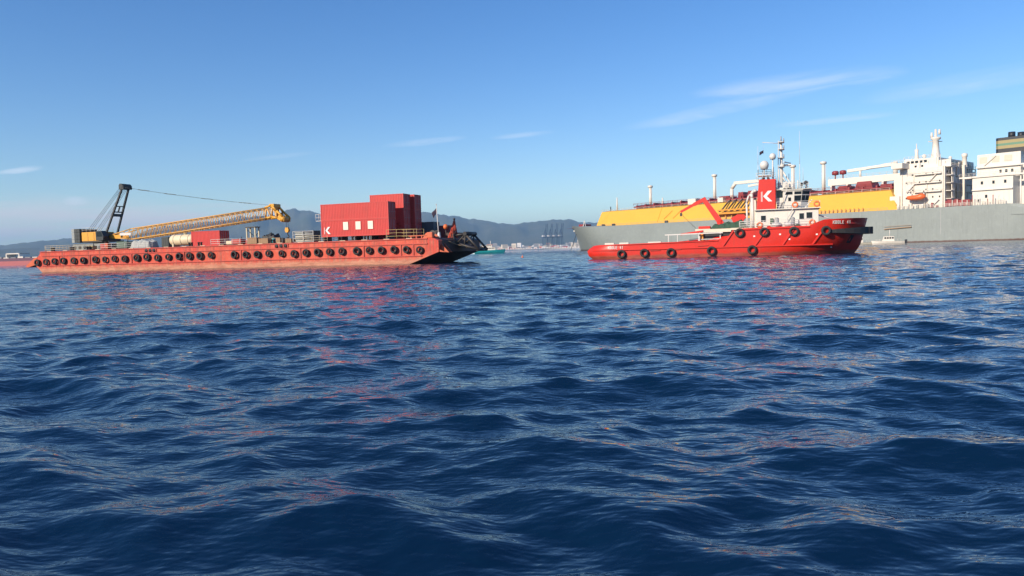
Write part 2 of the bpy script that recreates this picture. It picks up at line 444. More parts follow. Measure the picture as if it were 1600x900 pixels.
# ------------------------------------------------------------------ materials
def barge_paint():
    m, t, b = nodes_of('hull_red')
    o = t.nodes.new('ShaderNodeTexCoord').outputs['Object']
    sp = t.nodes.new('ShaderNodeSeparateXYZ'); lk(t, o, sp.inputs[0]); z = sp.outputs[2]
    patch = noise(t, 0.22, 5, 0.65, o); mid = noise(t, 1.1, 7, 0.7, o); fine = noise(t, 5.0, 6, 0.7, o)
    run = noise(t, 1.0, 5, 0.7, o, stretch=(1.6, 1.6, 0.12)); run2 = noise(t, 1.0, 4, 0.7, o, stretch=(5.0, 5.0, 0.25))
    c = mixc_(t, ramp(t, patch, [(0.38, 0.0), (0.60, 1.0)]), (0.55, 0.032, 0.014), (0.60, 0.070, 0.026))
    c = mixc_(t, mth(t, 'MULTIPLY', ramp(t, mid, [(0.50, 0.0), (0.62, 1.0)]), 0.55), c, (0.64, 0.17, 0.10))      # faded, chalky paint
    c = mixc_(t, mth(t, 'MULTIPLY', ramp(t, run, [(0.50, 0.0), (0.62, 1.0)]), 0.80), c, (0.26, 0.050, 0.026))    # rust runs
    c = mixc_(t, mth(t, 'MULTIPLY', ramp(t, run2, [(0.54, 0.0), (0.66, 1.0)]), 0.60), c, (0.13, 0.045, 0.030))
    low = mth(t, 'DIVIDE', mth(t, 'SUBTRACT', mth(t, 'ADD', 1.25, mth(t, 'MULTIPLY', mth(t, 'SUBTRACT', mid, 0.5), 1.4)), z), 0.7, clamp=True)
    lowc = mixc_(t, ramp(t, noise(t, 1.3, 6, 0.7, o, stretch=(0.35, 0.35, 1.8)), [(0.36, 0.0), (0.62, 1.0)]), (0.58, 0.25, 0.15), (0.36, 0.12, 0.065))
    lowc = mixc_(t, ramp(t, fine, [(0.60, 0.0), (0.68, 1.0)]), lowc, (0.66, 0.50, 0.40))                          # barnacle white scuffs
    c = mixc_(t, low, c, lowc)
    wet = mth(t, 'DIVIDE', mth(t, 'SUBTRACT', mth(t, 'ADD', 0.22, mth(t, 'MULTIPLY', mth(t, 'SUBTRACT', mid, 0.5), 0.5)), z), 0.12, clamp=True)
    c = mixc_(t, mth(t, 'MULTIPLY', wet, 0.7), c, (0.14, 0.06, 0.04))
    c = mixc_(t, ramp(t, fine, [(0.66, 0.0), (0.70, 0.8)]), c, (0.15, 0.05, 0.03))
    lk(t, c, b.inputs['Base Color']); b.inputs['Roughness'].default_value = 0.55
    bp = t.nodes.new('ShaderNodeBump'); bp.inputs['Strength'].default_value = 0.35; bp.inputs['Distance'].default_value = 0.08
    lk(t, noise(t, 0.7, 4, 0.6, o), bp.inputs['Height']); lk(t, bp.outputs[0], b.inputs['Normal'])
    MATS['hull_red'] = m
barge_paint()
paint('strake_red', (0.50, 0.055, 0.035), 0.5, 0.5, (0.18, 0.07, 0.035), 0.5, 0.7, 0.2)
paint('bow_dark', (0.060, 0.030, 0.026), 0.65, 0.6, (0.12, 0.05, 0.03), 0.6, 0.6, 0.5)
paint('bow_orange', (0.62, 0.115, 0.040), 0.5, 0.4, (0.22, 0.09, 0.04), 0.4, 0.8, 0.3)
paint('deck_rust', (0.22, 0.075, 0.05), 0.8, 0.6, (0.10, 0.05, 0.03), 0.6, 0.4)
paint('container_red', (0.58, 0.034, 0.028), 0.5, 0.4, (0.2, 0.05, 0.035), 0.25, 0.4, 0.28, 0.70)
paint('container_maroon', (0.30, 0.035, 0.032), 0.55, 0.3, (0.15, 0.05, 0.03), 0.3, 0.5, 0.2)
paint('container_grey', (0.075, 0.09, 0.10), 0.55, 0.3, None, 0.2, 0.5, 0.2)
paint('shutter_white', (0.80, 0.72, 0.60), 0.5, 0.15)
paint('emblem_white', (0.82, 0.80, 0.78), 0.5, 0.1)
paint('emblem_pink', (0.74, 0.42, 0.40), 0.5, 0.2)
paint('rail_cream', (0.62, 0.55, 0.38), 0.55, 0.4, (0.25, 0.1, 0.04), 0.3, 1.5)
paint('rail_yellow', (0.52, 0.40, 0.17), 0.55, 0.4, (0.25, 0.1, 0.04), 0.3, 1.5)
paint('rail_white', (0.66, 0.65, 0.62), 0.5, 0.25, (0.3, 0.13, 0.06), 0.15, 1.5)
paint('crane_yellow', (0.74, 0.36, 0.035), 0.45, 0.3, (0.25, 0.1, 0.04), 0.2, 0.9, 0.15)
paint('boom_orange', (0.68, 0.38, 0.10), 0.5, 0.3, (0.32, 0.14, 0.05), 0.25, 1.2)
paint('mast_dark', (0.022, 0.028, 0.032), 0.5, 0.4)
paint('machine_grey', (0.26, 0.28, 0.26), 0.6, 0.45, (0.2, 0.1, 0.05), 0.3, 1.0)
paint('counterweight_dark', (0.035, 0.045, 0.045), 0.6, 0.4)
paint('counterweight_light', (0.30, 0.33, 0.32), 0.6, 0.4)
paint('steel_dark', (0.05, 0.045, 0.042), 0.55, 0.5, (0.14, 0.06, 0.03), 0.4, 1.2)
paint('rubber', (0.022, 0.021, 0.021), 0.8, 0.6, None, 0, 2.0, dark=1.9)
paint('tank_cream', (0.74, 0.63, 0.42), 0.5, 0.3, (0.35, 0.18, 0.08), 0.2, 0.8, 0.2)
paint('tarp_grey', (0.42, 0.44, 0.42), 0.8, 0.4, None, 0, 1.6)
paint('tarp_black', (0.012, 0.013, 0.016), 0.6, 0.3)
paint('machine_green', (0.06, 0.12, 0.075), 0.6, 0.5, (0.2, 0.1, 0.05), 0.3, 1.5)
paint('net_green', (0.045, 0.10, 0.062), 0.9, 0.6, None, 0, 4.0)
paint('timber', (0.36, 0.23, 0.13), 0.8, 0.5, None, 0, 2.0)
paint('rope_red', (0.55, 0.085, 0.05), 0.85, 0.4, None, 0, 6.0)
paint('buoy_orange', (0.75, 0.17, 0.04), 0.5, 0.3)
paint('flag_navy', (0.03, 0.018, 0.04), 0.8, 0.3)
paint('flag_red', (0.35, 0.03, 0.03), 0.8, 0.3)
paint('tug_red', (0.64, 0.026, 0.013), 0.38, 0.45, (0.26, 0.06, 0.03), 0.45, 0.5, 0.4, 0.70, band=(0.48, 0.28, (0.40, 0.09, 0.06)), bump=0.15)
paint('tug_bright', (0.66, 0.030, 0.017), 0.42, 0.35, None, 0, 0.8, dark=0.65)
paint('tug_deck', (0.10, 0.13, 0.10), 0.8, 0.5)
paint('cream_white', (0.68, 0.655, 0.59), 0.45, 0.15, (0.4, 0.2, 0.1), 0.12, 0.9, 0.10, 0.8)
paint('deck_cream', (0.72, 0.66, 0.52), 0.6, 0.3)
paint('fitting_grey', (0.35, 0.36, 0.36), 0.5, 0.3)
paint('lng_grey', (0.255, 0.290, 0.278), 0.5, 0.5, (0.11, 0.12, 0.12), 0.10, 0.06, 0.35, 0.74, band=(0.55, 0.4, (0.13, 0.065, 0.05)))
paint('lng_yellow', (0.73, 0.40, 0.042), 0.5, 0.3, (0.4, 0.2, 0.06), 0.15, 0.12, 0.2, 0.82)
paint('lng_orange', (0.72, 0.30, 0.030), 0.5, 0.2)
paint('lng_white', (0.70, 0.655, 0.58), 0.45, 0.25, (0.42, 0.30, 0.19), 0.12, 0.3, 0.25, 0.84)
paint('pipe_red', (0.26, 0.028, 0.030), 0.5, 0.35, None, 0, 0.6)
paint('lng_deck', (0.22, 0.05, 0.045), 0.75, 0.4)
paint('lifeboat_orange', (0.76, 0.14, 0.03), 0.4, 0.15)
paint('funnel_black', (0.015, 0.018, 0.024), 0.5, 0.2)
paint('funnel_yellow', (0.32, 0.26, 0.11), 0.5, 0.2)
paint('funnel_green', (0.10, 0.22, 0.14), 0.5, 0.1)
paint('teal', (0.02, 0.33, 0.36), 0.4, 0.15)
paint('rust_red_ship', (0.42, 0.10, 0.10), 0.5, 0.2)
paint('ship_navy', (0.10, 0.03, 0.06), 0.5, 0.2)
paint('port_blue', (0.035, 0.07, 0.13), 0.6, 0.3)
paint('concrete', (0.48, 0.45, 0.41), 0.85, 0.4, None, 0, 0.02)
paint('wall_cream', (0.62, 0.55, 0.45), 0.85, 0.2, None, 0, 0.02)
paint('wall_pale', (0.70, 0.68, 0.66), 0.85, 0.2, None, 0, 0.02)
paint('wall_terracotta', (0.42, 0.22, 0.15), 0.85, 0.2, None, 0, 0.02)
paint('roof_grey', (0.30, 0.30, 0.31), 0.85, 0.2, None, 0, 0.02)
paint('vent_buff', (0.60, 0.56, 0.45), 0.7, 0.2)
def glass_mat():
    m, t, b = nodes_of('window_glass')
    b.inputs['Base Color'].default_value = (0.012, 0.016, 0.02, 1); b.inputs['Roughness'].default_value = 0.08
    b.inputs['IOR'].default_value = 1.5
    MATS['window_glass'] = m
    m, t, b = nodes_of('foam')
    b.inputs['Base Color'].default_value = (0.78, 0.80, 0.82, 1); b.inputs['Roughness'].default_value = 0.7
    MATS['foam'] = m
glass_mat()
# ------------------------------------------------------------------ barge
BG = Frame((-87.47, 138.0, 0.0), R(-19.0))
BW = 17.0                                  # beam
DK = 3.95                                  # deck height
def tyre_mesh():
    prof = [(0.34, -0.10), (0.36, -0.16), (0.50, -0.18), (0.60, -0.14), (0.64, -0.05), (0.64, 0.05), (0.60, 0.14), (0.50, 0.18), (0.36, 0.16), (0.34, 0.10), (0.40, 0.0), (0.34, -0.10)]
    return MB().lathe(prof, axis='y', n=22).mesh('fender_tyre', 'rubber')
TYRE = tyre_mesh()
def railing(parent, x0, x1, y, z, mat, h=1.05, step=1.5, rails=3, r=0.028, name='guardrail', axis='x'):
    mb = MB(); n = max(1, round((x1-x0)/step))
    P = (lambda u, zz: (u, y, zz)) if axis == 'x' else (lambda u, zz: (y, u, zz))
    for i in range(n+1):
        u = x0+(x1-x0)*i/n; mb.tube(P(u, z), P(u, z+h), r*1.15, n=5)
    for k in range(rails):
        zz = z+h*(k+1)/rails; mb.tube(P(x0, zz), P(x1, zz), r, n=5)
    return mb.build(name, mat, parent)
def make_barge():
    b = BG.thing('cargo_barge', 0, 0, 0, 'long red flat cargo barge carrying a crawler crane and red containers', 'barge')
    prof = [(-1.7, 1.5), (0.4, -0.25), (2.5, -1.6), (70, -1.6), (75.3, -0.2), (81.0, 1.85), (81.0, 3.55), (80.2, DK), (0.0, DK), (-0.9, 3.0)]
    h = MB()
    n = len(prof)
    # hull sides in courses so that the plating catches the light unevenly
    h.prism_y(prof, 0.0, BW)
    h.build('hull', 'hull_red', b)
    MB().box(1.0, 79.2, 0.6, BW-0.6, DK+0.004, DK+0.03).build('deck', 'deck_rust', b)
    # stern corner bumpers
    for y0 in (-0.05, BW-2.4):
        MB().prism_y([(-0.95, 3.0), (-1.9, 2.75), (-4.1, 1.25), (-3.5, 1.10), (-1.72, 1.5)], y0, y0+2.45).build('stern_bumper', 'bow_orange', b)
    MB().box(-3.9, -1.3, 2.6, BW-2.6, 1.15, 1.5).build('stern_platform', 'strake_red', b)
    # bow plating: dark raked front with a vertical face
    mb = MB(); e = 0.03
    mb.hexa([(75.3, 0.35, -0.2-e), (75.3, BW-0.3, -0.2-e), (81.0, BW-0.3, 1.85-e), (81.0, 0.35, 1.85-e), (75.4, 0.35, -0.1), (75.4, BW-0.3, -0.1), (80.9, BW-0.3, 1.9), (80.9, 0.35, 1.9)])
    mb.box(80.9, 81.0+e, 1.4, BW-0.3, 1.85, 3.6)
    mb.hexa([(80.9, 1.4, 3.6), (81.03, 1.4, 3.6), (81.03, BW-0.3, 3.6), (80.9, BW-0.3, 3.6), (80.1, 1.4, DK+.05), (80.2, 1.4, DK+.05), (80.2, BW-0.3, DK+.05), (80.1, BW-0.3, DK+.05)])
    mb.build('bow_plate', 'bow_dark', b)
    # rubbing strakes, fender posts and lower chine strip
    for z, t, nm in ((3.12, 0.13, 'rubbing_strake'), (1.30, 0.12, 'rubbing_strake'), (3.90, 0.16, 'gunwale')):
        MB().box(0.2 if z < 3.5 else -0.2, 79.2 if z > 2 else 78.2, -0.13, -0.002, z-t/2, z+t/2).build(nm, 'strake_red', b)
    for x in (4.5, 11.9, 21.6, 33.2, 45.0, 56.6, 68.2, 74.7, 76.8):
        MB().box(x-0.09, x+0.09, -0.12, -0.003, 1.37, 3.05).build('fender_post', 'strake_red', b)
    # tyre fenders
    TX = [(-0.75,1.95),(1.4,2.05),(3.57,2.1),(5.75,2.15),(8.25,2.12),(10.58,2.1),(13.41,2.2),(15.67,2.17),(17.9,2.27),(20.26,2.2),(23.03,2.3),(25.28,2.37),(27.58,2.2),(30.01,2.26),(32.3,2.33),(34.5,2.35),(36.73,2.32),(39.04,2.38),
          (43.79,2.33),(46.13,2.27),(48.43,2.25),(50.66,2.37),(53.17,2.3),(55.54,2.2),(57.79,2.29),(59.96,2.3),(62.17,2.33),(64.42,2.36),(67.09,2.33),(69.29,2.36),(71.43,2.34),(73.61,2.38),(75.72,2.32),(77.98,2.2)]
    rnd = random.Random(3)
    for x, z in TX:
        inst('fender_tyre', TYRE, b, (x, -0.32, z), (rnd.uniform(-0.14, 0.03), rnd.uniform(0, 3), rnd.uniform(-0.12, 0.12)), (lambda q: (q, q*rnd.uniform(0.8, 1.15), q))(rnd.uniform(0.88, 1.06)))
    for x in (25.9, 53.0):
        MB().box(x-1.35, x+1.35, -0.10, -0.004, 3.28, 3.78).build('fairlead_panel', 'strake_red', b)
        for dx in (-0.85, 0, 0.85):
            MB().lathe([(0.10, -0.05), (0.30, -0.06), (0.30, 0.0), (0.10, 0.02)], (x+dx, -0.12, 3.53), 'y', 14).lathe([(0.001, -0.03), (0.2, -0.03)], (x+dx, -0.12, 3.53), 'y', 14).build('fairlead', 'tarp_black', b)
    # guard rails and deck edge fittings
    for x0, x1, m, yy in ((0.6, 9.6, 'rail_cream', 0.35), (13.6, 26.0, 'rail_white', 0.35), (38.6, 46.0, 'rail_white', 0.35), (55.6, 61.5, 'rail_cream', 0.3), (72.0, 77.2, 'rail_yellow', 0.5)):
        railing(b, x0, x1, yy, DK, m, 1.05 if x0 < 70 else 1.5)
    railing(b, 72.0, 77.2, 3.0, DK, 'rail_yellow', 1.5)
    railing(b, 0.6, 18.0, 0.5, DK, 'rail_cream', axis='y')
    railing(b, 30.0, 76.0, BW-0.5, DK, 'rail_white')
    for x in (1.8, 6.6, 10.6, 33.8, 35.8, 50.6, 63.5, 66.0, 68.2):
        mb = MB()
        for d in (-0.28, 0.28):
            mb.lathe([(0.17, 0.0), (0.17, 0.6), (0.23, 0.62), (0.23, 0.72), (0.01, 0.74)], (x+d, 0.95, DK), 'z', 12)
        mb.box(x-0.6, x+0.6, 0.65, 1.25, DK+0.02, DK+0.12).build('mooring_bollard', 'steel_dark', b)
    for x in [i*3.9+2.0 for i in range(20)]:
        MB().box(x-0.5, x+0.5, 0.02, 0.22, DK+0.012, DK+0.11).build('deck_edge_plate', 'rail_cream', b)
    # bow: orange brackets at the near corner, bulwark stub, dark anchor frame that juts out and its roller
    MB().prism_y([(77.2, 2.95), (80.95, 1.87), (82.1, 1.75), (80.6, 2.35), (79.6, 4.6), (78.9, 4.75), (78.3, DK)], 0.15, 0.45).build('bow_bracket', 'bow_orange', b)
    for y in (0.9, 2.1):
        MB().hexa([(80.9, y, 1.9), (82.3, y, 1.7), (82.3, y+.12, 1.7), (80.9, y+.12, 1.9), (79.3, y, 4.5), (79.7, y, 4.6), (79.7, y+.12, 4.6), (79.3, y+.12, 4.5)]).build('bow_bracket', 'bow_orange', b)
    MB().box(79.0, 80.0, 0.1, 1.0, DK, 4.85).build('bow_post', 'bow_orange', b, bevel=0.12)
    for x in (76.4, 77.3, 78.2):
        MB().box(x-0.07, x+0.07, 0.05, 0.5, DK, 4.35).build('bulwark_stay', 'bow_orange', b)
    MB().bar((76.0, 0.12, 4.35), (79.1, 0.12, 4.40), 0.12).build('bulwark_rail', 'bow_orange', b)
    for y in (6.8, 10.4):
        MB().path([(80.4, y, 4.4), (82.6, y, 4.5), (84.9, y, 2.0), (81.05, y, 3.1), (80.6, y, 4.3)], 0.20, 6).tube((82.6, y, 4.4), (82.4, y, 2.7), 0.14, n=6).tube((81.2, y, 3.2), (82.5, y, 4.4), 0.12, n=6).build('anchor_frame', 'steel_dark', b)
    MB().hexa([(81.0, 7.2, 3.0), (84.7, 7.2, 1.8), (84.7, 10.4, 1.8), (81.0, 10.4, 3.0), (81.0, 7.2, 3.2), (84.7, 7.2, 2.0), (84.7, 10.4, 2.0), (81.0, 10.4, 3.2)]).build('anchor_frame_plate', 'bow_dark', b)
    MB().tube((82.6, 6.5, 4.6), (82.6, 11.1, 4.6), 0.32, n=14).build('bow_roller', 'tarp_black', b)
    MB().tube((84.6, 6.7, 2.0), (84.6, 10.8, 2.0), 0.22, n=12).build('bow_roller', 'tarp_black', b)
    pts = [(79.6, 1.0, 4.3), (80.9, 3.5, 3.5), (81.6, 5.5, 2.9), (82.6, 6.8, 2.5), (84.2, 8.6, 2.2)]
    MB().path(pts, 0.09).build('bridle_rope', 'timber', b)
    MB().box(78.2, 79.9, 9.0, 15.0, DK+.03, 4.9).build('bow_bulwark', 'bow_dark', b)
    return b
make_barge()

# ------------------------------------------------------------------ containers on the barge
def corrugated(mb, a, b_, z0, z1, nrm, pitch=0.28, d=0.03):
    """A corrugated sheet from a to b_ (xy points) with outward normal nrm."""
    a, b_, nn = Vector((a[0], a[1], 0)), Vector((b_[0], b_[1], 0)), Vector((nrm[0], nrm[1], 0))
    L = (b_-a).length; u = (b_-a)/L; n = max(2, int(L/pitch)); pts = []
    for i in range(n):
        for f, o in ((0.0, 0), (0.28, 0), (0.42, -d), (0.86, -d)):
            pts.append(a+u*L*(i+f)/n+nn*o)
    pts.append(b_)
    vs_ = [(p.x, p.y, z0) for p in pts]+[(p.x, p.y, z1) for p in pts]; k = len(pts)
    mb.add(vs_, [(i, i+1, i+1+k, i+k) for i in range(k-1)])
CONT = {}
def container_meshes(L, H, mat):
    key = (L, H, mat)
    if key in CONT: return CONT[key]
    Wd = 2.44; body = MB(); i = 0.03
    corrugated(body, (0.1, i), (L-0.1, i), 0.16, H-0.1, (0, -1)); corrugated(body, (0.1, Wd-i), (L-0.1, Wd-i), 0.16, H-0.1, (0, 1))
    corrugated(body, (i, 0.1), (i, Wd-0.1), 0.16, H-0.1, (-1, 0))
    body.box(0.05, L-0.05, 0.05, Wd-0.05, H-0.07, H-0.03); body.box(0.05, L-0.05, 0.05, Wd-0.05, 0.05, 0.12)
    fr = MB()
    for x in (0, L-0.16):
        for y in (0, Wd-0.16): fr.box(x, x+0.16, y, y+0.16, 0, H)
    for y in (0.005, Wd-0.105):
        fr.box(0.16, L-0.16, y, y+0.10, 0.005, 0.16); fr.box(0.16, L-0.16, y, y+0.07, H-0.11, H-0.005)
    for x in (0.005, L-0.105):
        fr.box(x, x+0.10, 0.16, Wd-0.16, 0.005, 0.14); fr.box(x, x+0.10, 0.16, Wd-0.16, H-0.12, H-0.006)
    door = MB()
    corrugated(door, (L-0.05, 0), (L-0.05, 1.03), 0.15, H-0.13, (1, 0), 0.26, 0.03)
    bar = MB()
    for y in (0.28, 0.78): bar.tube((L-0.02, y, 0.12), (L-0.02, y, H-0.1), 0.022, n=6)
    bar.box(L-0.04, L, 0.25, 0.45, 1.0, 1.06).box(L-0.04, L, 0.75, 0.95, 1.0, 1.06)
    CONT[key] = (body.mesh('body', mat), fr.mesh('frame', mat), door.mesh('door', mat), bar.mesh('locking_bar', 'fitting_grey'))
    return CONT[key]
def container(x, y, z, L, H, mat, label, rz=0.0, group='containers on the barge'):
    t = BG.thing('shipping_container', x, y, z, label, 'container', group, rz)
    bd, fr, dr, br = container_meshes(L, H, mat)
    inst('body', bd, t); inst('frame', fr, t)
    for yy in (0.17, 1.24):
        d = inst('door', dr, t, (0, yy, 0)); inst('locking_bar', br, d)
    return t
def letter_k(parent, x, y, z, h, mat='emblem_white'):
    """The white K with its broken stem, raised on a side that faces -y."""
    mb = MB(); d0, d1 = y-0.03, y
    w = h*0.30
    MB().prism_y([(x, z), (x+w*0.50, z), (x+w*0.50, z+h*0.97), (x, z+h*0.90)], d0, d1).build('emblem_stem', 'emblem_pink', parent)
    s = h*0.5
    mb.prism_y([(x+w*0.70, z+s), (x+w*2.1, z+h), (x+w*3.3, z+h), (x+w*1.75, z+s), (x+w*3.4, z), (x+w*2.2, z)], d0, d1)
    return mb.build('emblem', mat, parent)
CZ = 4.72
k1 = container(60.0, 1.0, CZ, 12.19, 2.6, 'container_red', 'long red container with three white shutters and a white letter K')
letter_k(k1, 0.55, 0.0, 0.45, 1.15)
for x in (4.05, 6.30, 8.50):
    w = MB().box(x, x+0.92, -0.02, 0.02, 1.02, 2.28).build('shutter', 'shutter_white', k1)
    f = MB()
    f.box(x-0.05, x, -0.035, 0.02, 0.97, 2.33).box(x+0.92, x+0.97, -0.035, 0.02, 0.97, 2.33).box(x, x+0.92, -0.035, 0.02, 0.97, 1.02).box(x, x+0.92, -0.035, 0.02, 2.28, 2.33)
    f.build('frame', 'container_red', w)
for x in (0.3, 3.3, 6.1, 8.9, 11.7): MB().box(x-0.15, x+0.15, 0.1, 2.3, DK-CZ+0.03, -0.002).build('support_block', 'steel_dark', k1)
k2 = container(60.0, 1.0, CZ+2.61, 12.19, 2.6, 'container_red', 'plain long red container stacked on the one with the white shutters')
lg = MB()
lg.box(-1.15, -0.02, 0.3, 1.6, -0.02, 0.06)
for yy in (0.3, 1.6):
    for xx in (-1.15, -0.6, -0.05): lg.tube((xx, yy, 0.06), (xx, yy, 1.1), 0.035, n=5)
    for zz in (0.55, 1.1): lg.tube((-1.15, yy, zz), (-0.05, yy, zz), 0.03, n=5)
for zz in (0.55, 1.1): lg.tube((-1.15, 0.3, zz), (-1.15, 1.6, zz), 0.03, n=5)
lg.build('landing', 'rail_white', k2)
names = ['bottom', 'middle', 'top']
for r_, (x, y, nl, word) in enumerate(((66.75, 5.0, 3, 'near stack behind the container with white shutters'), (67.25, 7.95, 3, 'far stack behind the container with white shutters'))):
    for l in range(nl):
        container(x, y, DK+0.05+l*2.45, 6.06, 2.44, 'container_red', 'short red container, %s of the %s' % (names[l], word))
container(69.0, 11.2, DK+0.05, 6.06, 2.9, 'container_grey', 'dark grey container at the far side behind the tall red stacks')
container(70.7, 14.0, DK+0.05, 6.06, 2.3, 'container_maroon', 'low maroon container behind the flagpole at the bow end')
container(32.5, 2.6, DK+0.06, 6.06, 2.59, 'container_red', 'short red container standing alone beside the cream tank')
# ------------------------------------------------------------------ crawler crane on the barge
def make_crane():
    c = BG.thing('crawler_crane', 8.0, 6.0, DK+0.05, 'yellow crawler crane with its lattice boom lowered on the barge', 'crane')
    # local frame: x along the barge from x=8, y from the centre line y=6, z from the deck
    for y in (-2.6, 1.5):
        tr = MB().prism_y([(-4.2, 0.35), (-3.8, 0.05), (3.9, 0.05), (4.3, 0.35), (4.3, 0.85), (3.9, 1.15), (-3.8, 1.15), (-4.2, 0.85)], y, y+1.1).build('crawler_track', 'machine_grey', c)
        sh = MB()
        for i in range(26):
            x = -3.9+i*0.31; sh.box(x, x+0.24, y-0.06, y+1.16, 1.15, 1.21)
        sh.build('track_shoe', 'machine_grey', tr)
        for i in range(7):
            MB().lathe([(0.02, -0.04), (0.30, -0.04), (0.34, 0.0), (0.34, 0.05)], (-3.5+i*1.2, y-0.02, 0.55), 'y', 14).build('track_roller', 'steel_dark', tr)
    MB().box(-1.9, 2.1, -1.55, 1.55, 0.45, 1.25).build('carbody', 'machine_grey', c)
    MB().lathe([(1.3, 1.25), (1.3, 1.5)], n=24).build('slew_ring', 'steel_dark', c)
    MB().box(-3.2, 4.0, -1.6, 1.6, 1.5, 1.72).build('revolving_bed', 'steel_dark', c)
    hs_ = MB().box(-2.75, 1.55, -1.7, 1.7, 1.72, 3.42).build('machinery_house', 'crane_yellow', c, bevel=0.06)
    MB().box(1.58, 3.2, -1.65, 1.65, 1.75, 3.15).build('house_front', 'mast_dark', c)
    for x in (-1.2, 0.3): MB().box(x, x+0.04, -1.725, -1.702, 1.8, 3.3).build('panel_seam', 'steel_dark', hs_)
    cab = MB().prism_y([(1.9, 1.75), (3.6, 1.75), (3.75, 2.5), (3.3, 3.5), (1.9, 3.5)], -2.75, -1.72).build('cab', 'mast_dark', c)
    MB().prism_y([(2.1, 2.45), (3.62, 2.45), (3.2, 3.35), (2.1, 3.35)], -2.77, -2.755).build('cab_window', 'window_glass', cab)
    for y in (-1.65, 1.65):
        mb = MB()
        for x in (-2.6, -1.6, -0.6, 0.4, 1.4): mb.tube((x, y, 3.42), (x, y, 4.25), 0.03, n=5)
        for z in (3.85, 4.25): mb.tube((-2.6, y, z), (1.4, y, z), 0.025, n=5)
        mb.build('roof_rail', 'rail_white', c)
    for x0, x1, m in ((-4.95, -4.3, 'counterweight_light'), (-4.27, -3.62, 'counterweight_dark'), (-3.58, -2.95, 'counterweight_dark')):
        cw = MB()
        for k in range(4): cw.box(x0, x1, -1.95, 1.95, 1.5+k*0.66, 1.5+k*0.66+0.62)
        cw.build('counterweight', m, c)
    # mast (A frame)
    T, F0 = (6.7, 11.25), (2.9, 3.2)
    ms = MB()
    for s_, e in ((-1, 0), (1, 0)):
        ms.bar((F0[0], s_*1.25, F0[1]), (T[0], s_*0.75, T[1]), 0.30)
    ms.build('mast_leg', 'mast_dark', c)
    def at(f, s_): return (F0[0]+(T[0]-F0[0])*f, s_*(1.25-0.5*f), F0[1]+(T[1]-F0[1])*f)
    mb = MB()
    for f, w in ((0.40, 0.5), (0.47, 0.2), (0.60, 0.16)): mb.bar(at(f, -1), at(f, 1), w)
    mb.bar(at(0.47, 0), at(0.60, 0), 0.2)
    mb.bar(at(0.36, -1), at(0.40, -0.5), 0.22).bar(at(0.36, 1), at(0.40, 0.5), 0.22)
    mb.build('mast_brace', 'mast_dark', c)
    MB().box(T[0]-0.5, T[0]+0.6, -1.0, 1.0, T[1]-0.15, T[1]+0.55).tube((T[0], -1.05, T[1]+0.45), (T[0], 1.05, T[1]+0.45), 0.45, n=14).build('mast_head', 'mast_dark', c)
    mb = MB()
    for y in (-1.1, -0.75, -0.4, 0.4, 0.75, 1.1): mb.tube((-1.6, y*1.3, 3.6), (T[0]-0.3, y*0.8, T[1]+0.2), 0.03, n=4)
    mb.build('backstay_rope', 'steel_dark', c)
    # boom: chords and lacings
    def boom_pt(x, top, s_):
        # centre line rises from the foot (2.7, 2.35) towards the head
        ft, fb = (2.7, 2.55), (2.7, 2.3)
        if x < 8.6:
            f = (x-2.7)/5.9; zt = ft[1]+(3.72-ft[1])*f; zb = fb[1]+(1.78-fb[1])*f; hw = 0.75+0.25*f
        else:
            zt = 3.72+(x-8.6)*(6.28-3.72)/(39.2-8.6); zb = 1.78+(x-8.6)*(4.45-1.78)/(38.4-8.6); hw = 1.0
        return (x, s_*hw, zt if top else zb)
    bo = empty('boom', (0, 0, 0)); bo.parent = c
    for top in (True, False):
        for s_ in (-1, 1):
            xs = [2.7, 8.6, 38.6]
            mb = MB()
            for a, b in zip(xs[:-1], xs[1:]): mb.tube(boom_pt(a, top, s_), boom_pt(b, top, s_), 0.105, n=7)
            mb.build('boom_chord', 'boom_orange', bo)
    foot = MB()
    for s_ in (-1, 1): foot.hexa([(2.6, s_*.85-.06, 2.15), (6.0, s_*.9-.06, 1.95), (6.0, s_*.9+.06, 1.95), (2.6, s_*.85+.06, 2.15), (2.6, s_*.85-.06, 2.6), (6.0, s_*.9-.06, 2.75), (6.0, s_*.9+.06, 2.75), (2.6, s_*.85+.06, 2.6)])
    foot.build('boom_foot', 'crane_yellow', bo)
    MB().box(6.0, 8.6, -1.14, -1.1, 2.55, 3.0).build('boom_name_plate', 'rail_white', bo)
    n, x0, x1 = 26, 8.6, 38.4
    for i in range(n):
        a, b = x0+(x1-x0)*i/n, x0+(x1-x0)*(i+1)/n; m_ = (a+b)/2
        for s_ in (-1, 1):
            lc = MB().tube(boom_pt(a, False, s_), boom_pt(m_, True, s_), 0.058, n=5).tube(boom_pt(m_, True, s_), boom_pt(b, False, s_), 0.058, n=5).build('boom_lacing', 'boom_orange', bo)
        for tp in (True, False):
            MB().tube(boom_pt(a, tp, -1), boom_pt(b, tp, 1), 0.04, n=5).build('boom_lacing', 'boom_orange', bo)
    for i in range(4):
        a = 3.6+i*1.3
        mb = MB()
        for s_ in (-1, 1): mb.tube(boom_pt(a, False, s_), boom_pt(a+0.65, True, s_), 0.06, n=5).tube(boom_pt(a+0.65, True, s_), boom_pt(a+1.3, False, s_), 0.06, n=5)
        mb.build('boom_lacing', 'boom_orange', bo)
    hd = empty('boom_head', (0, 0, 0)); hd.parent = c
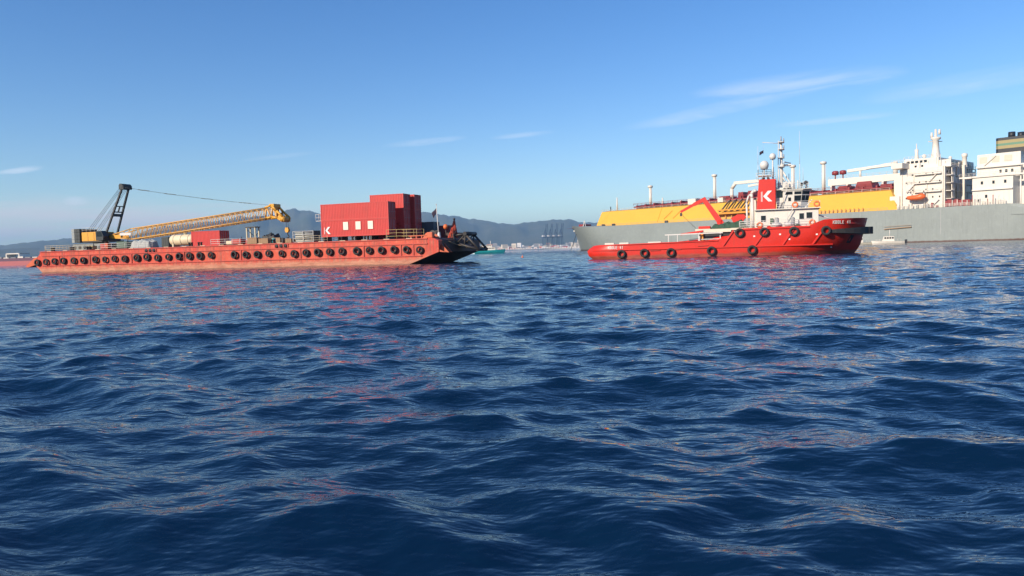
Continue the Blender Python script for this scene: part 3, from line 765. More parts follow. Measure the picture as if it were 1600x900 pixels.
    for y in (-0.85, 0.85):
        MB().path([(38.2, y, 6.22), (39.6, y, 6.62), (40.6, y, 5.6), (41.8, y, 4.55), (41.7, y, 3.85)], 0.20, 7).path([(38.2, y, 4.45), (39.6, y, 4.62), (40.8, y, 4.35), (41.7, y, 3.85)], 0.20, 7).build('head_frame', 'crane_yellow', hd)
        MB().tube((38.3, y, 4.5), (38.5, y, 6.3), 0.14, n=6).tube((38.5, y, 6.3), (39.5, y, 4.6), 0.13, n=6).tube((39.5, y, 4.6), (39.8, y, 6.4), 0.13, n=6).tube((40.6, y, 4.4), (40.4, y, 5.8), 0.13, n=6).build('head_strut', 'boom_orange', hd)
        MB().prism_y([(40.6, 4.4), (41.5, 3.7), (42.0, 3.8), (42.1, 4.5), (41.2, 5.15)], y-0.05, y+0.05).build('head_plate', 'crane_yellow', hd)
    MB().box(39.2, 40.1, -0.95, 0.95, 6.35, 6.85).build('head_block', 'crane_yellow', hd)
    for x, z, r_ in ((41.5, 4.2, 0.52), (39.6, 6.3, 0.42), (40.4, 5.0, 0.35)):
        MB().tube((x, -0.7, z), (x, 0.7, z), r_, n=16).build('sheave', 'boom_orange', hd)
    # pendants with their dark link plates
    A, B = Vector((T[0]+0.3, 0, T[1]+0.2)), Vector((39.6, 0, 6.6))
    for s_ in (-0.7, 0.7):
        pts = []
        for i in range(17):
            f = i/16; p = A.lerp(B, f); p.z -= 0.9*4*f*(1-f)*0.30; p.y = s_; pts.append(p)
        MB().path(pts, 0.022, 4).build('pendant_rope', 'steel_dark', c)
        for f in (0.06, 0.17, 0.36, 0.59, 0.83):
            i = int(f*16); p = pts[i]; d = (pts[i+1]-pts[i]).normalized()
            MB().bar(p-d*0.65, p+d*0.65, 0.10).build('pendant_link', 'mast_dark', c)
    mb = MB()
    for y in (-0.25, 0.25): mb.tube((41.95, y, 4.2), (42.0, y, 2.6), 0.03, n=4)
    mb.build('hoist_rope', 'steel_dark', c)
    hk = MB().prism_y([(41.75, 1.9), (42.2, 1.9), (42.35, 2.3), (42.2, 2.75), (41.75, 2.75), (41.6, 2.3)], -0.25, 0.25).build('hook_block', 'crane_yellow', c)
    pts = [(42.0, 0, 1.9), (42.0, 0, 1.55), (42.2, 0, 1.35), (42.25, 0, 1.1), (42.0, 0, 0.95), (41.75, 0, 1.1)]
    MB().path(pts, 0.09, 6).build('hook', 'steel_dark', hk)
make_crane()

# ------------------------------------------------------------------ other deck cargo
def boom_rest():
    t = BG.thing('boom_rest', 42.7, 6.0, DK+.04, 'dark steel trestle that carries the crane boom', 'trestle')
    for x in (-0.75, 1.0):
        for y in (-0.5, 0.5): MB().bar((x, y, 0), (x, y, 3.0), 0.18).build('leg', 'rail_cream', t)
    MB().box(-1.0, 1.25, -0.7, 0.7, 3.0, 3.14).build('top_plate', 'steel_dark', t)
    MB().bar((-0.75, -0.5, 2.7), (1.0, -0.5, 1.3), 0.08).bar((-0.75, 0.5, 0.6), (1.0, 0.5, 2.2), 0.08).build('brace', 'mast_dark', t)
    MB().box(-1.0, 1.2, -0.8, 0.8, 0.0, 0.9).build('base_box', 'strake_red', t)
boom_rest()
def tank():
    t = BG.thing('storage_tank', 29.6, 4.0, DK+.04, 'cream cylindrical tank lying between the boom and the short red container', 'tank')
    r_ = 0.98
    pr = [(0.01, -2.75), (0.55, -2.68), (0.85, -2.5), (r_, -2.2), (r_, 2.2), (0.85, 2.5), (0.55, 2.68), (0.01, 2.75)]
    MB().lathe(pr, (0, 0, 1.25), 'x', 26).build('shell', 'tank_cream', t)
    for x in (-1.6, 0, 1.6):
        MB().lathe([(r_+0.01, -0.05), (r_+0.05, -0.05), (r_+0.05, 0.05), (r_+0.01, 0.05)], (x, 0, 1.25), 'x', 26).build('band', 'rail_cream', t)
    for x in (-1.8, 1.8): MB().box(x-0.15, x+0.15, -0.8, 0.8, 0.0, 0.55).build('saddle', 'rail_cream', t)
    MB().lathe([(0.3, 2.15), (0.3, 2.4), (0.36, 2.4), (0.36, 2.46), (0.01, 2.48)], (0.4, 0, 0), 'z', 14).build('manhole', 'rail_cream', t)
tank()
def lump(name, x, y, L, Wd, H, mat, label, cat, seed, flat=0.5, z=None):
    """A heap under a sheet: a rounded box with folds."""
    rr = random.Random(seed); nx, ny = 14, 10; V = []; Fc = []
    ph = [rr.uniform(0, 6.28) for _ in range(6)]
    for i in range(nx+1):
        for j in range(ny+1):
            u, v = i/nx*2-1, j/ny*2-1
            e = max(0.0, 1-max(abs(u), abs(v))**(2+6*flat))
            zz = H*e**0.45*(0.80+0.12*math.sin(u*5+ph[0])*math.cos(v*4+ph[1])+0.08*math.sin(u*13+ph[2])+0.05*math.sin(v*17+u*6+ph[3]))
            V.append((u*L/2*(1-0.06*(1-e)), v*Wd/2, max(0, zz)))
    for i in range(nx):
        for j in range(ny):
            a = i*(ny+1)+j; Fc.append((a, a+ny+1, a+ny+2, a+1))
    mb = MB(); mb.v, mb.f, mb.sm = V, Fc, [False]*len(Fc)
    o = mb.build(name, mat, None, BG.p(x, y, DK+.03 if z is None else z), BG.rz); tag(o, label, cat); return o
lump('covered_cargo', 21.4, 3.2, 4.6, 2.4, 1.75, 'tarp_grey', 'pale grey sheeted heap under the lower part of the boom', 'cargo', 4)
lump('covered_machine', 45.9, 7.0, 3.0, 2.2, 2.1, 'tarp_black', 'black sheeted machine just right of the boom trestle', 'cargo', 5)
def generator(x, y, L, Wd, H, m, label, name='generator', cat='generator'):
    t = BG.thing(name, x, y, DK+.04, label, cat)
    MB().box(0, L, 0, Wd, 0.15, H).build('casing', m, t, bevel=0.05)
    MB().box(0.1, L-0.1, 0.1, Wd-0.1, 0, 0.15).build('skid', 'steel_dark', t)
    k = max(2, int(L/0.5))
    for i in range(k):
        x0 = 0.12+(L-0.24)*i/k; MB().box(x0, x0+(L-0.24)/k*0.8, -0.02, -0.002, 0.3, H-0.2).build('panel', m, t)
    MB().tube((L*0.8, Wd/2, H), (L*0.8, Wd/2, H+0.4), 0.07, n=8).build('exhaust_pipe', 'steel_dark', t)
generator(15.9, 2.2, 2.4, 1.5, 1.35, 'machine_green', 'low green machine under the foot of the boom')
generator(24.5, 4.0, 1.6, 1.8, 1.9, 'counterweight_dark', 'dark upright cabinet at the left end of the cream tank', 'cabinet', 'cabinet')
generator(12.7, 1.6, 0.9, 0.9, 1.05, 'strake_red', 'small red box left of the green machine', 'deck_box', 'box')
generator(13.9, 1.4, 0.8, 0.9, 1.15, 'bow_orange', 'small orange red box beside the green machine', 'deck_box', 'box')
generator(9.9, 1.2, 1.4, 1.0, 0.75, 'rail_yellow', 'low yellow box in front of the crane tracks', 'deck_box', 'box')
generator(40.2, 2.2, 2.6, 1.4, 0.75, 'tank_cream', 'low cream box between short red container and trestle', 'deck_box', 'box')
generator(41.8, 1.6, 2.0, 1.2, 0.95, 'strake_red', 'low red box at the foot of the boom trestle', 'deck_box', 'box')
def crate(x, y, z, L, Wd, H, label, m='timber'):
    t = BG.thing('wooden_crate', x, y, z, label, 'crate', 'crates by the trestle')
    MB().box(0.03, L-0.03, 0.03, Wd-0.03, 0.1, H-0.03).build('core', m, t)
    n = max(3, int(L/0.35))
    for i in range(n):
        x0 = L*i/n; MB().box(x0+0.015, x0+L/n-0.015, 0, 0.028, 0.1, H).build('plank', m, t)
    MB().box(0, L, -0.03, 0.0, 0.1, 0.22).box(0, L, -0.03, 0.0, H-0.14, H-0.02).build('batten', m, t)
    MB().box(0.1, 0.25, 0, Wd, 0, 0.1).box(L-0.25, L-0.1, 0, Wd, 0, 0.1).build('runner', m, t)
crate(44.6, 2.2, DK+.03, 1.9, 1.4, 1.15, 'tall tan crate in front of the black sheeted machine')
crate(46.7, 2.4, DK+.03, 1.9, 1.4, 0.95, 'low tan crate right of the taller tan crate')
crate(48.9, 3.0, DK+.03, 1.7, 1.4, 1.0, 'tan crate below the crane hook')
crate(51.0, 3.4, DK+.03, 1.5, 1.4, 0.8, 'smallest tan crate, nearest the grey pipe basket')
def basket():
    t = BG.thing('pipe_basket', 53.2, 3.0, DK+.03, 'grey steel basket stacked with pale pipes left of the containers', 'basket')
    for x in (0, 1.95, 3.9):
        for y in (0, 1.9): MB().bar((x, y, 0), (x, y, 1.95), 0.12).build('post', 'fitting_grey', t)
    for z in (0.15, 0.75, 1.35, 1.9):
        MB().bar((0, 0, z), (3.9, 0, z), 0.09).bar((0, 1.9, z), (3.9, 1.9, z), 0.09).build('side_rail', 'fitting_grey', t)
    rr = random.Random(8)
    for k in range(5):
        for j in range(5):
            y, z = 0.25+j*0.36+0.03*rr.random(), 0.33+k*0.35
            MB().tube((0.1+0.3*rr.random(), y, z), (3.8-0.2*rr.random(), y+0.05*rr.random(), z), 0.16, n=10).build('pipe', 'tarp_grey', t)
    MB().box(3.98, 4.04, 0.0, 1.9, 0.05, 1.95).build('end_plate', 'counterweight_dark', t)
basket()
def drum(x, y, z, m, label):
    t = BG.thing('oil_drum', x, y, z, label, 'drum')
    MB().lathe([(0.01, 0), (0.29, 0), (0.29, 0.28), (0.305, 0.3), (0.29, 0.32), (0.29, 0.58), (0.305, 0.6), (0.29, 0.62), (0.29, 0.88), (0.01, 0.87)], n=16).build('shell', m, t)
drum(50.4, 1.6, DK+.03, 'teal', 'teal drum below the crane hook')
drum(52.3, 1.5, DK+.03, 'steel_dark', 'dark drum left of the grey pipe basket')
def flagpole():
    t = BG.thing('flagpole', 79.3, 4.0, DK+.03, 'white leaning flagpole with a dark flag at the barge bow', 'flagpole')
    MB().tube((0, 0, 0), (-0.28, 0, 5.2), 0.10, 0.05, 8).sphere((-0.28, 0, 5.25), 0.10).build('pole', 'rail_white', t)
    MB().lathe([(0.3, 0), (0.3, 0.3), (0.16, 0.9), (0.12, 0.9)], n=12).build('base', 'rail_white', t)
    mb = MB(); V = []; n = 8
    for i in range(n+1):
        for j in range(5):
            u, v = i/n, j/4
            V.append((-0.28-0.75*u*(1-0.3*v), 0.2*math.sin(u*5+v*2)*u, 4.75-0.85*v-0.75*u-0.15*u*math.sin(v*3)))
    Fc = [(i*5+j, (i+1)*5+j, (i+1)*5+j+1, i*5+j+1) for i in range(n) for j in range(4)]
    mb.v, mb.f, mb.sm = V, Fc, [True]*len(Fc)
    fl = mb.build('flag', 'flag_navy', t)
    md = fl.modifiers.new('thickness', 'SOLIDIFY'); md.thickness = 0.01
flagpole()
def rope_tripod():
    t = BG.thing('rope_tripod', 80.2, 7.2, DK, 'pyramid of red ropes hung from a dark post at the bow', 'tripod')
    MB().tube((0.4, 0, 0), (0.4, 0, 3.0), 0.12, 0.10, 8).sphere((0.4, 0, 3.05), 0.2).build('post', 'steel_dark', t)
    rr = random.Random(2)
    for i in range(13):
        a = math.pi*2*i/13; e = Vector((0.1+0.85*math.cos(a), 0.6*math.sin(a), 0.02)); s_ = Vector((0.4+0.08*math.cos(a), 0.08*math.sin(a), 2.8))
        pts = [s_.lerp(e, f) + Vector((0, 0, -0.30*math.sin(f*math.pi)*rr.random())) for f in (0, .25, .5, .75, 1)]
        MB().path(pts, 0.055+0.02*rr.random(), 5).build('rope', 'rope_red', t)
rope_tripod()
def winch(x, y, L, r_, m, label):
    t = BG.thing('deck_winch', x, y, DK+.03, label, 'winch')
    for k in (0, L): MB().tube((0, k-0.06, r_+0.2), (0, k+0.06, r_+0.2), r_*1.25, n=18).build('drum_flange', 'steel_dark', t)
    MB().tube((0, 0.06, r_+0.2), (0, L-0.06, r_+0.2), r_, n=18).build('drum', m, t)
    MB().box(-r_, r_, -0.3, L+0.3, 0, 0.22).build('bed', 'steel_dark', t)
    MB().box(-0.4, 0.4, L+0.1, L+0.7, 0.2, 1.1).build('motor', 'machine_green', t)
winch(77.3, 6.0, 1.6, 0.5, 'timber', 'dark rope winch behind the flagpole')
def buoy_ball():
    t = BG.thing('mooring_buoy', 80.0, 5.1, DK+.03, 'orange ball buoy stowed beside the flagpole', 'buoy')
    MB().tube((0, 0, 0), (0, 0, 1.5), 0.07, n=6).build('stand', 'steel_dark', t)
    MB().sphere((0, 0, 1.75), 0.42).build('float', 'buoy_orange', t)
buoy_ball()
# ------------------------------------------------------------------ tug
TG = Frame((11.26, 112.0, 0.0), R(-20.0))
def interp(x, pts): return float(np.interp(x, [p[0] for p in pts], [p[1] for p in pts]))
def hull_loft(S, levels, xs, xe, hb, zt, cy):
    """Rings of a ship's hull, one for each level: xs / xe(level) = stern and stem, hb(s, level) = half breadth, zt(x, level) = height."""
    rings = []
    for l in levels:
        near, far = [], []
        for s_ in S:
            x = xs(l)+(xe(l)-xs(l))*s_; h = hb(s_, l)
            near.append((x, cy-h, zt(x, l))); far.append((x, cy+h, zt(x, l)))
        rings.append(near+far[::-1])
    return rings
def make_tug():
    t = TG.thing('tug', 0, 0, 0, 'red offshore tug with white wheelhouse and a white K on its funnel', 'tug')
    CY = 5.3
    top = [(-0.5, 1.75), (0.3, 2.0), (2.2, 2.15), (12, 2.25), (19.6, 2.40), (20.9, 2.6), (21.9, 3.90), (31.9, 3.98), (32.9, 4.72), (39.2, 4.85)]
    def zt(x, l):
        if l < 4: return [-1.6, -0.4, 0.55, 1.25][l]
        return interp(x, top) if l >= 5 else 1.25+(interp(x, top)-1.25)*0.5
    xs = lambda l: [3.0, 1.2, 0.1, -0.1, 0.25, 0.9][min(l, 5)]
    xe = lambda l: [35.0, 37.2, 37.9, 38.3, 38.75, 39.2][min(l, 5)]
    def hb(s_, l):
        full = 5.3 if l >= 2 else (5.2 if l == 1 else 3.8)
        e = {0: 2.2, 1: 2.0, 2: 2.3, 3: 2.8, 4: 3.4, 5: 4.0}[min(l, 5)]
        b0 = {0: 0.60, 1: 0.62, 2: 0.66, 3: 0.72, 4: 0.78, 5: 0.82}[min(l, 5)]
        f = 1.0
        if s_ > b0: f = max(0.0, 1-((s_-b0)/(1-b0))**e)
        g = min(1.0, 0.70+0.30*math.sin(min(1, s_/0.10)*math.pi/2))
        return max(0.03, full*f*g)
    S = [0, .012, .03, .06, .1, .16, .25, .35, .45, .505, .53, .555, .59, .64, .70, .76, .80, .825, .85, .88, .91, .935, .955, .97, .982, .992, 1.0]
    rings = hull_loft(S, range(6), xs, xe, hb, zt, CY)
    # bulwark inner side and deck
    def inner(dz, inset):
        near, far = [], []
        for s_ in S:
            x = xs(5)+inset+(xe(5)-xs(5)-2*inset)*s_; h = max(0.02, hb(s_, 5)-inset); z = interp(x, top)+dz
            near.append((x, CY-h, z)); far.append((x, CY+h, z))
        return near+far[::-1]
    hl = MB().loft(rings+[inner(0, 0.18), inner(-0.75, 0.22)], True, (True, True), True)
    hull = hl.build('hull', 'tug_red', t)
    md = hull.modifiers.new('edge', 'EDGE_SPLIT'); md.split_angle = R(38)
    def side(x, z):      # y of the near side at x, z
        l = float(np.interp(z, [0.55, 1.25, 0.5*(1.25+interp(x, top)), interp(x, top)], [2, 3, 4, 5]))
        l0 = int(math.floor(l)); l1 = min(5, l0+1); f = l-l0
        def yy(q): return CY-float(np.interp((x-xs(q))/(xe(q)-xs(q)), S, [hb(v, q) for v in S]))
        return yy(l0)*(1-f)+yy(l1)*f
    def strip(name, x0, z0, x1, z1, r_, mat, n=8, off=0.0):
        pts = [(x0+(x1-x0)*i/n, 0, z0+(z1-z0)*i/n) for i in range(n+1)]
        pts = [(p[0], side(p[0], p[2])-off-r_*0.75, p[2]) for p in pts]
        d = Vector((x1-x0, 0, z1-z0)).normalized(); q = Vector((-d.z, 0, d.x))*r_
        rg = [[Vector(p)+q*a+Vector((0, b, 0)) for a, b in ((-1, 0.12), (-1, -0.06), (-0.6, -0.10), (0.6, -0.10), (1, -0.06), (1, 0.12))] for p in pts]
        return MB().loft(rg, True, (True, True), False).build(name, mat, t)
    # sheer strakes and diagonal fender bars
    strip('rubbing_strake', 0.9, 1.35, 34.5, 1.32, 0.10, 'tug_bright', 60)
    strip('rubbing_strake', 22.2, 3.72, 31.5, 3.80, 0.09, 'tug_bright', 24)
    strip('rubbing_strake', 2.3, 2.05, 19.4, 2.30, 0.08, 'tug_bright', 36)
    for x in (20.0, 24.35, 28.0, 31.9):
        strip('fender_bar', x, 1.40, x+1.55, 3.65, 0.12, 'tug_bright', 4)
    for x0, x1, z in ((9.8, 11.2, 1.1), (12.6, 14.2, 1.15), (16.6, 18.0, 1.6), (3.6, 6.2, 1.25)):
        strip('hull_slot', x0, z, x1, z+0.05, 0.06, 'strake_red', 3)
    for i, (x, z) in enumerate(((5.54, .72), (8.94, .8), (12.79, .78), (18.5, .86), (24.0, .86), (22.36, 3.29), (25.63, 3.28), (29.5, 3.25), (33.57, 3.2))):
        yy = side(x, z); yn = side(x+0.4, z)
        inst('fender_tyre', TYRE, t, (x, yy-0.26, z), (0, i*0.7, math.atan2(yn-yy, 0.4)), (1.02,)*3)
    for x, z in ((24.3, 2.75), (27.7, 2.9), (32.4, 2.75), (34.3, 0.95), (28.9, 2.2)):
        MB().box(x-0.12, x+0.12, side(x, z)-0.03, side(x, z)+0.05, z-0.1, z+0.1).build('draught_mark', 'emblem_white', t)
    # black bow fender, wrapped round the stem
    rg = []
    xsamp = [33.9, 34.8, 35.8, 36.8, 37.6, 38.2, 38.6, 38.95]
    path = [(x, side(x, 3.2)) for x in xsamp]
    path = path+[(39.35, CY)]+[(x, 2*CY-y) for x, y in path[::-1]]
    for i, (x, y) in enumerate(path):
        d = 0.16+0.38*min(1, min(i, len(path)-1-i)/4)
        sgn = -1 if y < CY-0.01 else (1 if y > CY+0.01 else 0)
        ox, oy = (0.55*min(1, i/5, (len(path)-1-i)/5), sgn*d)
        zc = 3.12; hh = 0.20+0.30*min(1, min(i, len(path)-1-i)/5)
        rg.append([(x-0.3*(sgn == 0), y-oy*0.4, zc-hh), (x+ox, y+oy, zc-hh), (x+ox, y+oy, zc+hh), (x-0.3*(sgn == 0), y-oy*0.4, zc+hh)])
    MB().loft(rg, True, (True, True), False).build('bow_fender', 'rubber', t)
    # anchor pocket, name, stem bar
    x, z = 36.75, 1.95; yy = side(x, z)
    q = [(36.25, 1.45), (36.8, 1.45), (37.35, 2.45), (36.85, 2.55)]
    mb = MB(); mb.add([(a, side(a, b)-0.03, b) for a, b in q]+[(a, side(a, b)+0.10, b) for a, b in q], [(0, 1, 2, 3), (7, 6, 5, 4), (0, 4, 5, 1), (1, 5, 6, 2), (2, 6, 7, 3), (3, 7, 4, 0)])
    mb.build('anchor_pocket', 'tarp_black', t)
    for x0, z0, stp in ((34.45, 4.12, 0.30), (3.5, 1.50, 0.30)):
        for i, ch in enumerate('KOOLE 41'):
            if ch == ' ': continue
            x = x0+i*stp; ya, yb = side(x, z0+0.18), side(x+0.22, z0+0.18); yt, yl = side(x, z0+0.36), side(x, z0)
            y_ = min(ya, yb, yt, yl)
            lettering(MB(), ch, (x, ya-0.05, z0), (0.22, yb-ya, 0), (0, yt-yl, 0.36), 0.40, 0.20, 0.055, 0.5, 0.05).build('name_letter', 'emblem_white', t)
    # aft deck: roller gate frame, openings under the platform
    for x0, x1, y in ((12.3, 16.6, 1.0),):
        mb = MB().bar((x0, y, 1.6), (x0, y, 3.32), 0.10).bar((x0+1.3, y, 1.6), (x0+1.3, y, 3.3), 0.09).bar((x1, y, 1.6), (x1, y, 3.35), 0.10).bar((x0-0.5, y, 3.34), (x1+3.4, y, 3.42), 0.15)
        mb.build('pipe_frame', 'rail_white', t)
    MB().bar((14.0, 1.6, 3.35), (17.2, 1.6, 3.75), 0.25).build('red_beam', 'tug_bright', t)
    MB().bar((13.6, 3.4, 2.5), (16.6, 3.4, 2.7), 0.08).build('pipe_frame', 'fitting_grey', t)
    MB().box(16.1, 21.1, 1.6, 9.0, 3.52, 4.05).build('boat_deck', 'deck_cream', t)
    MB().box(17.2, 21.2, 2.0, 8.6, 1.7, 3.52).build('opening_shade', 'mast_dark', t)  # dark block whose colour stands in for shade inside the openings
    for x in (16.7, 19.6):
        MB().bar((x, 1.5, 1.6), (x, 1.5, 3.52), 0.13).build('deck_pillar', 'rail_white', t)
    MB().bar((16.7, 1.5, 2.55), (19.6, 1.5, 2.55), 0.10).build('deck_pillar_rail', 'rail_white', t)
    MB().box(16.75, 17.2, 1.6, 2.0, 1.7, 3.45).build('locker', 'lng_orange', t)
    for x0, x1 in ((5.0, 6.4), (9.3, 11.2), (2.8, 4.2)):
        MB().box(x0, x1, 0.9, 1.6, 1.9, 2.42).build('cargo_rail', 'cream_white', t)
    # superstructure
    hs_ = MB().box(24.5, 32.75, 2.0, 8.6, 2.9, 6.38).build('deckhouse', 'cream_white', t, bevel=0.06)
    for x, z, w, hh in ((25.5, 5.2, 0.65, 0.85), (30.55, 5.35, 0.60, 0.80), (31.55, 5.45, 0.75, 0.80)):
        w_ = MB().box(x-w/2, x+w/2, 1.96, 2.0, z-hh/2, z+hh/2).build('window', 'window_glass', hs_)
        MB().box(x-w/2-.07, x+w/2+.07, 1.975, 1.995, z-hh/2-.07, z+hh/2+.07).build('window_frame', 'rail_white', hs_)
    MB().box(27.85, 28.7, 1.955, 2.0, 3.9, 5.9).build('door', 'cream_white', hs_)
    MB().box(24.3, 33.0, 1.55, 9.1, 6.39, 6.50).build('bridge_deck', 'cream_white', t)
    for y in (1.9, 7.2):
        fn = MB().hexa([(24.6, y, 6.5), (27.15, y, 6.5), (27.15, y+1.5, 6.5), (24.6, y+1.5, 6.5), (24.95, y+.05, 10.75), (27.2, y+.05, 10.7), (27.2, y+1.45, 10.7), (24.95, y+1.45, 10.75)]).build('funnel', 'tug_bright', t, bevel=0.08)
        for dx in (0.5, 1.2): MB().tube((25.0+dx, y+0.75, 10.7), (25.0+dx, y+0.75, 11.3), 0.17, n=10).build('exhaust_pipe', 'steel_dark', fn)
        if y < 3:
            letter_k(fn, 25.2, y+0.02, 7.6, 1.5)
    # vent cowl left of the funnel
    MB().path([(24.1, 2.3, 3.9), (24.0, 2.3, 8.2), (23.9, 2.3, 8.8), (24.2, 2.3, 9.2), (24.6, 2.3, 9.2)], 0.22, 8).build('vent_cowl', 'cream_white', t)
    MB().path([(23.3, 3.2, 3.9), (23.2, 3.2, 7.6), (23.5, 3.2, 8.6), (24.2, 3.2, 9.0)], 0.14, 8).build('vent_cowl', 'rail_white', t)
    MB().box(23.6, 24.5, 3.6, 7.4, 3.9, 8.0).build('engine_casing', 'cream_white', t)
    MB().box(27.3, 28.3, 2.8, 8.0, 6.5, 7.4).build('casing_step', 'fitting_grey', t)
    cs = MB().box(27.2, 28.2, 2.9, 7.8, 7.4, 9.5).build('casing_step', 'cream_white', t)
    MB().box(27.3, 28.1, 2.87, 2.92, 8.1, 9.2).build('window', 'window_glass', cs)
    MB().box(27.4, 29.4, 3.6, 7.0, 9.5, 10.3).build('mast_house', 'cream_white', t)
    # wheelhouse with chamfered front corners
    plan = [(28.25, 2.6), (30.5, 2.6), (31.45, 3.6), (31.45, 7.2), (30.5, 8.2), (28.25, 8.2)]
    wide = [(28.15, 2.45), (30.65, 2.45), (31.75, 3.5), (31.75, 7.3), (30.65, 8.35), (28.15, 8.35)]
    wh = MB()
    wh.prism_z(plan, 6.5, 7.35)
    r0 = [(x, y, 7.35) for x, y in plan]; r1 = [(x, y, 9.0) for x, y in wide]
    wh.loft([r0, r1], True, (False, True), False)
    whl = wh.build('wheelhouse', 'cream_white', t)
    def pane(i, f0, f1, z0, z1):
        a0, a1 = Vector((*plan[i], 7.35)), Vector((*plan[i+1], 7.35)); b0, b1 = Vector((*wide[i], 9.0)), Vector((*wide[i+1], 9.0))
        def pt(f, z): g = (z-7.35)/1.65; return (a0.lerp(a1, f)).lerp(b0.lerp(b1, f), g)
        P = [pt(f0, z0), pt(f1, z0), pt(f1, z1), pt(f0, z1)]
        n = (P[1]-P[0]).cross(P[3]-P[0]).normalized()
        if n.y > 0 and i < 2: n = -n
        if i == 2 and n.x < 0: n = -n
        MB().add([p+n*0.025 for p in P]+[p-n*0.02 for p in P], [(0, 1, 2, 3), (7, 6, 5, 4), (0, 4, 5, 1), (1, 5, 6, 2), (2, 6, 7, 3), (3, 7, 4, 0)]).build('window', 'window_glass', whl)
    pane(0, 0.10, 0.50, 8.45, 8.85); pane(0, 0.60, 0.98, 7.42, 8.30); pane(0, 0.60, 0.98, 8.45, 8.85); pane(0, 0.26, 0.42, 7.55, 8.05)
    pane(1, 0.04, 0.48, 7.42, 8.30); pane(1, 0.54, 0.96, 7.42, 8.30); pane(1, 0.05, 0.95, 8.45, 8.85)
    for k in range(4): pane(2, 0.02+k*0.245, 0.225+k*0.245, 7.42, 8.30)
    MB().prism_z([(27.95, 2.3), (30.75, 2.3), (31.95, 3.45), (31.95, 7.35), (30.75, 8.5), (27.95, 8.5)], 9.0, 9.14).build('roof', 'cream_white', whl)
    # rails, lifebuoys, life raft
    for x0, x1, y, z, n_ in ((27.3, 32.9, 1.65, 6.5, 1.3), (28.3, 31.5, 2.5, 9.14, 1.1), (22.3, 24.3, 1.2, 3.9, 0.8), (22.3, 32.0, 0.65, 3.95, 1.6)):
        railing(t, x0, x1, y, z, 'rail_white', 0.95, n_)
    railing(t, 24.6, 27.2, 2.0, 10.75, 'rail_white', 0.9, 0.8)
    for x, y, z in ((29.7, 1.58, 6.95), (25.0, 1.92, 4.35), (31.9, 1.9, 4.45), (32.5, 1.6, 6.95)):
        lb = MB()
        lb.lathe([(0.24, -0.06), (0.33, -0.085), (0.41, -0.06), (0.43, 0), (0.41, 0.06), (0.33, 0.085), (0.24, 0.06), (0.22, 0), (0.24, -0.06)], (x, y, z), 'y', 18)
        lb.build('lifebuoy', 'buoy_orange', t)
    for x in (27.2, 28.9): MB().tube((x-0.6, 1.7, 4.25), (x+0.6, 1.7, 4.25), 0.3, n=12).build('life_raft', 'rail_white', t)
    for i, x in enumerate((26.2, 26.9, 29.3, 30.0, 32.3)):
        MB().box(x-0.2, x+0.25, 1.5, 1.9, 3.2, 4.15+0.15*(i % 2)).build('deck_locker', ('tug_bright', 'fitting_grey', 'cream_white', 'machine_green', 'tug_bright')[i], t)
    MB().tube((32.4, 3.0, 5.6), (35.4, 4.2, 4.5), 0.10, n=8).build('bow_derrick', 'rail_white', t)
    # ladders, vents and aerials round the bridge
    for x0, z0, x1, z1, y in ((28.0, 4.0, 29.4, 6.4, 1.75), (27.5, 6.5, 28.6, 9.0, 2.3), (31.0, 6.5, 31.9, 7.6, 2.0)):
        for dy in (-0.25, 0.25): MB().bar((x0, y+dy, z0), (x1, y+dy, z1), 0.09).build('ladder_rail', 'rail_white', t)
    MB().box(26.9, 31.9, 2.2, 8.4, 9.15, 9.22).build('top_deck', 'cream_white', t)
    for x, y, h_, r_ in ((28.6, 2.8, 1.2, 0.16), (29.5, 3.0, 0.8, 0.22), (30.2, 6.8, 1.5, 0.12), (27.2, 2.6, 1.6, 0.14), (31.3, 5.2, 1.0, 0.16), (26.9, 4.4, 3.4, 0.07), (29.0, 7.4, 2.6, 0.06), (27.6, 3.4, 3.0, 0.08)):
        MB().tube((x, y, 9.2), (x, y, 9.2+h_), r_, r_*0.8, 8).build('vent_pipe' if r_ > 0.1 else 'aerial', 'rail_white', t)
    for x, z, c_ in ((26.6, 4.9, 'machine_green'), (27.2, 5.0, 'fitting_grey'), (29.3, 5.0, 'fitting_grey'), (29.9, 4.6, 'rail_white')):
        MB().box(x-0.2, x+0.2, 1.7, 2.0, z-0.45, z+0.3).build('wall_locker', c_, t)
    # main mast
    ma = empty('main_mast', (0, 0, 0)); ma.parent = t
    MB().tube((28.0, 5.3, 9.1), (27.95, 5.3, 16.3), 0.27, 0.16, 8).build('pole', 'rail_white', ma)
    MB().tube((29.9, 5.3, 9.1), (28.0, 5.3, 12.2), 0.12, n=8).tube((29.2, 4.4, 9.1), (28.0, 5.3, 11.4), 0.08, n=6).tube((29.2, 6.2, 9.1), (28.0, 5.3, 11.4), 0.08, n=6).build('stay', 'rail_white', ma)
    mb = MB()
    for s_ in (-0.28, 0.28): mb.tube((27.5, 5.3+s_, 10.5), (27.6, 5.3+s_, 16.4), 0.06, n=5)
    for k in range(16): mb.tube((27.5, 5.02, 10.8+k*0.36), (27.5, 5.58, 10.8+k*0.36), 0.03, n=4)
    mb.build('ladder', 'rail_white', ma)
    for z, w in ((12.6, 0.9), (13.9, 0.7), (15.1, 0.9), (16.1, 0.8)):
        MB().box(27.6, 28.4, 5.3-w, 5.3+w, z, z+0.07).build('platform', 'rail_white', ma)
        for f in (-1.0,): MB().tube((28.3, 5.3+w*f, z+0.06), (28.3, 5.3+w*f, z+0.5), 0.08, n=8).build('navigation_light', 'fitting_grey', ma)
